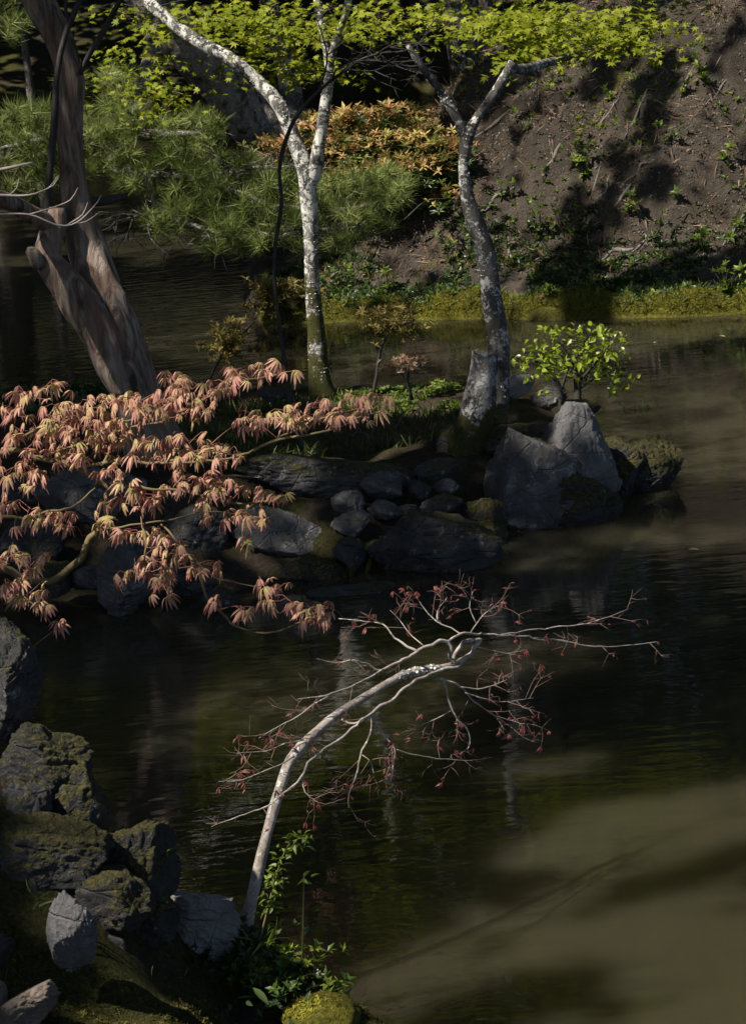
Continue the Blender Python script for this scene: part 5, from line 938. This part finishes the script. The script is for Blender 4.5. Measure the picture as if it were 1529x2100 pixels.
litpoly([(690, 672), (1000, 664), (990, 770), (700, 770)], .5, z=0); litpoly([(-100, 425), (480, 425), (480, 520), (-100, 545)], .7, z=0, rad=.12); litpoly([(330, 720), (560, 700), (560, 790), (380, 795)], .15, z=0)
litpoly([(1130, 840), (1230, 840), (1255, 940), (1215, 965), (1150, 895)], .97, D=10.12); litpoly([(1270, 885), (1370, 895), (1400, 1000), (1270, 1010)], .85, D=10.38); litpoly([(1035, 770), (1150, 790), (1140, 830), (1040, 800)], .9, D=12); litpoly([(700, 770), (940, 770), (930, 850), (720, 850)], .92, z=.12)
A = np.stack([rng.uniform(-.3, 4.0, 26000), rng.uniform(15.2, 18.6, 26000)], 1); Z = z_far(A[:, 0], A[:, 1]); st = np.stack([A[:, 0] * 1.5 - A[:, 1] * 1.1, A[:, 0] * .3 + A[:, 1] * .35, Z * .3], 1)
lit(np.column_stack([A, Z])[fbm(st * 1.9, 4, .6) > .16], .04, .96)
litpoly([(480, 930), (1000, 930), (1250, 950), (1240, 1060), (1000, 1150), (480, 1200)], .26, D=9.6); litpoly([(0, 980), (480, 980), (480, 1250), (0, 1250)], .18, D=9.4)
litpoly([(1060, 870), (1110, 870), (1120, 910), (1060, 930)], .6, D=9.95)
litpoly([(250, 640), (300, 640), (310, 830), (270, 830)], .7, D=9.85); litpoly([(100, 100), (175, 100), (180, 480), (300, 840), (240, 840), (100, 560), (60, 500), (120, 430)], .8, D=9.95)
litpoly([(380, 1830), (470, 1900), (460, 1950), (360, 1930)], 1, D=5.4); litpoly([(110, 1830), (190, 1830), (195, 2000), (110, 2010)], .8, D=4.69); litpoly([(20, 1975), (150, 2080), (140, 2100), (20, 2010)], .9, D=4.54); litpoly([(270, 1920), (380, 1920), (360, 1990), (280, 1990)], .85, D=5.0); litpoly([(350, 2050), (640, 2050), (720, 2100), (350, 2120)], .92, D=5.0); litpoly([(290, 1680), (340, 1720), (350, 1800), (320, 1760)], .6, D=5.1)
litpoly([(60, 1530), (130, 1500), (170, 1560), (60, 1600)], .2, D=5.0)
A = np.stack([rng.uniform(-7, 4, 9000), rng.uniform(31.4, 37, 9000)], 1); Z = z_back(A[:, 0], A[:, 1]); lit(np.column_stack([A, Z])[fbm(np.column_stack([A * .9, Z * 0]), 3) > .2], .08, .6)
# ------------------------------------------------------------------ unseen shade trees, crown leaves dropped wherever MASK wants sun
m_shade = leaf_mat('canopy_leaf', [(0.0, (0.03, 0.055, 0.010)), (0.6, (0.06, 0.10, 0.016)), (1.0, (0.11, 0.15, 0.025))], .25, .5, .3)
TRUNKS = [(-7.5, 1.5), (-8.0, 7.0), (-8.5, 13.0), (-9.5, 19.5), (-11.5, 27.0), (3.5, -1.0), (6.2, 4.5), (-2.6, -3.0)]
LABS = ['tall dark broadleaf tree overhanging the path', 'tall dark broadleaf tree shading the near bank', 'tall dark broadleaf tree shading the islet', 'tall dark broadleaf tree beyond the old trunk', 'tall dark broadleaf tree near the far inlet', 'tall dark broadleaf tree behind the viewpoint path', 'tall dark broadleaf tree across the near water', 'tall dark broadleaf tree over the garden path']
n = 580000; OD = 4.5
T = np.stack([rng.uniform(-5.5, 7.0, n), rng.uniform(-1.5, 40.0, n)], 1); zc = rng.uniform(6.2, 9.5, n)
big = T[:, 1] > 21
keep = rng.random(n) < np.where(big, .35, 1.0); T, zc, big = T[keep], zc[keep], big[keep]
ij = ((T - G0) / GR).astype(int); mk = MASK[ij[:, 0].clip(0, MASK.shape[0] - 1), ij[:, 1].clip(0, MASK.shape[1] - 1)]
keep = rng.random(len(T)) < np.where(mk > 0, np.clip(-np.log(np.clip(mk, .004, .999)) / OD, 0, 1), 1.0); T, zc, big, mk = T[keep], zc[keep], big[keep], mk[keep]
P = np.column_stack([T + SUN[None, :2] * (zc / SUN[2])[:, None], zc]); tr = np.array(TRUNKS); own = np.argmin(((P[:, None, :2] - tr[None]) ** 2).sum(2), 1)
for i, (x, y) in enumerate(TRUNKS):
    s = own == i; th = thing('shade_tree', LABS[i], 'tree', (x, y, 0.0), 'tall trees shading the pond'); k = int(s.sum())
    acc = Acc(); Q = catmull(np.array([(x, y, -.3), (x + .1, y, 2.5), (x - .05, y + .1, 5.0), (x, y, 8.2)]), .25); v, f3, f4 = tube(Q, np.linspace(.26, .10, len(Q)), 14, .1, 3); acc.add(v, f3, f4); mesh_part('trunk', acc, mb_pine, th)
    if k:
        acc = Acc()
        for q in P[s][mk[s] == 0][rng.integers(0, max(1, int((mk[s] == 0).sum())), 10)]:
            b = np.array([x, y, rng.uniform(4.5, 6.5)]); Q = catmull(np.array([b, (b + q) / 2 + np.array([0, 0, .3]), q]), .3); v, f3, f4 = tube(Q, np.linspace(.05, .012, len(Q)), 7); acc.add(v, f3, f4)
        mesh_part('limb', acc, mb_pine, th)
        V, Fs, At = scatter(RHOMB, P[s], rots(up_dirs(k, .5) + SUN * .6, rng.random(k) * 6.28), rng.uniform(.7, 1.3, k) * np.where(big[s], .24, .115)); part('crown', V, Fs, m_shade, th, False, At, kind='stuff')
# forest on the far shore and hill
spots = [(-14, 36), (-9.5, 39), (-5, 37), (-1.5, 41), (2.5, 37), (6.5, 39), (11, 36), (15, 40), (-18, 30), (-20, 22), (-11, 46), (0, 49), (9, 47), (18, 31), (4.5, 25.5), (8, 22), (9, 27), (12, 18), (-16, 14)]
FL = ['dark evergreen trunk and crown on the far shore', 'dark evergreen rising from the hill behind the bare slope', 'dark evergreen along the side shore of the pond']
for i, (x, y) in enumerate(spots):
    hill = x > 4 and y < 30; side = x < -15; g = float(z_far(np.array([[x]]), np.array([[y]]))[0, 0]) if hill else float(z_back(np.array([[x]]), np.array([[y]]))[0, 0])
    th = thing('evergreen_tree', FL[1 if hill else 2 if side else 0], 'tree', (x, y, g), 'evergreens around the pond: ' + ('hill' if hill else 'side' if side else 'far shore')); hh = rng.uniform(13, 18)
    acc = Acc(); Q = catmull(np.array([(x, y, g - .3), (x + rng.normal() * .3, y, g + hh * .4), (x + rng.normal() * .3, y, g + hh)]), .5); v, f3, f4 = tube(Q, np.linspace(.28, .05, len(Q)), 12, .12, 3); acc.add(v, f3, f4); mesh_part('trunk', acc, mb_pine, th)
    k = 5200; t = rng.random(k); zz = g + hh * (.16 + .84 * t); rad = 3.3 * (1 - t * .65) * np.sqrt(rng.random(k)) * (1 + .35 * vnoise(np.column_stack([np.full(k, i * 3.3), zz * 1.2, rng.random(k) * 0]))); a = rng.random(k) * 6.283
    pos = np.column_stack([x + rad * np.cos(a), y + rad * np.sin(a), zz]); V, Fs, At = scatter(RHOMB, pos, rots(up_dirs(k, .6), a), rng.uniform(.25, .5, k)); part('crown', V, Fs, m_shade, th, False, At, kind='stuff')
for px, py, D, rr, lab in [(80, 290, 31.9, 7, 'thin dark trunk on the far shore'), (965, 190, 19.5, 30, 'thick lichen spotted trunk at the crest of the slope'), (1010, 185, 21, 16, 'dark trunk beside the lichen spotted crest trunk')]:
    g = at(px, py, D); th = thing('forest_tree', lab, 'tree', g); acc = Acc(); Q = catmull(np.array([g - np.array([0, 0, .5]), g + np.array([-.03, 0, 1.5]), g + np.array([.1, 0, 4]), g + np.array([0, 0, 8])]), .05); v, f3, f4 = tube(Q, np.linspace(rr * 1.25, rr * .6, len(Q)) * D / F, 18, .15, 9); acc.add(v, f3, f4); mesh_part('trunk', acc, mb_right if rr > 20 else mb_pine, th)
    k = 2600; pos = g + np.array([0, 0, 6.5]) + rng.normal(size=(k, 3)) * np.array([1.3, 1.3, 1.0]); V, Fs, At = scatter(RHOMB, pos, rots(up_dirs(k, .5), rng.random(k) * 6), rng.uniform(.12, .25, k)); part('crown', V, Fs, m_shade, th, False, At, kind='stuff')
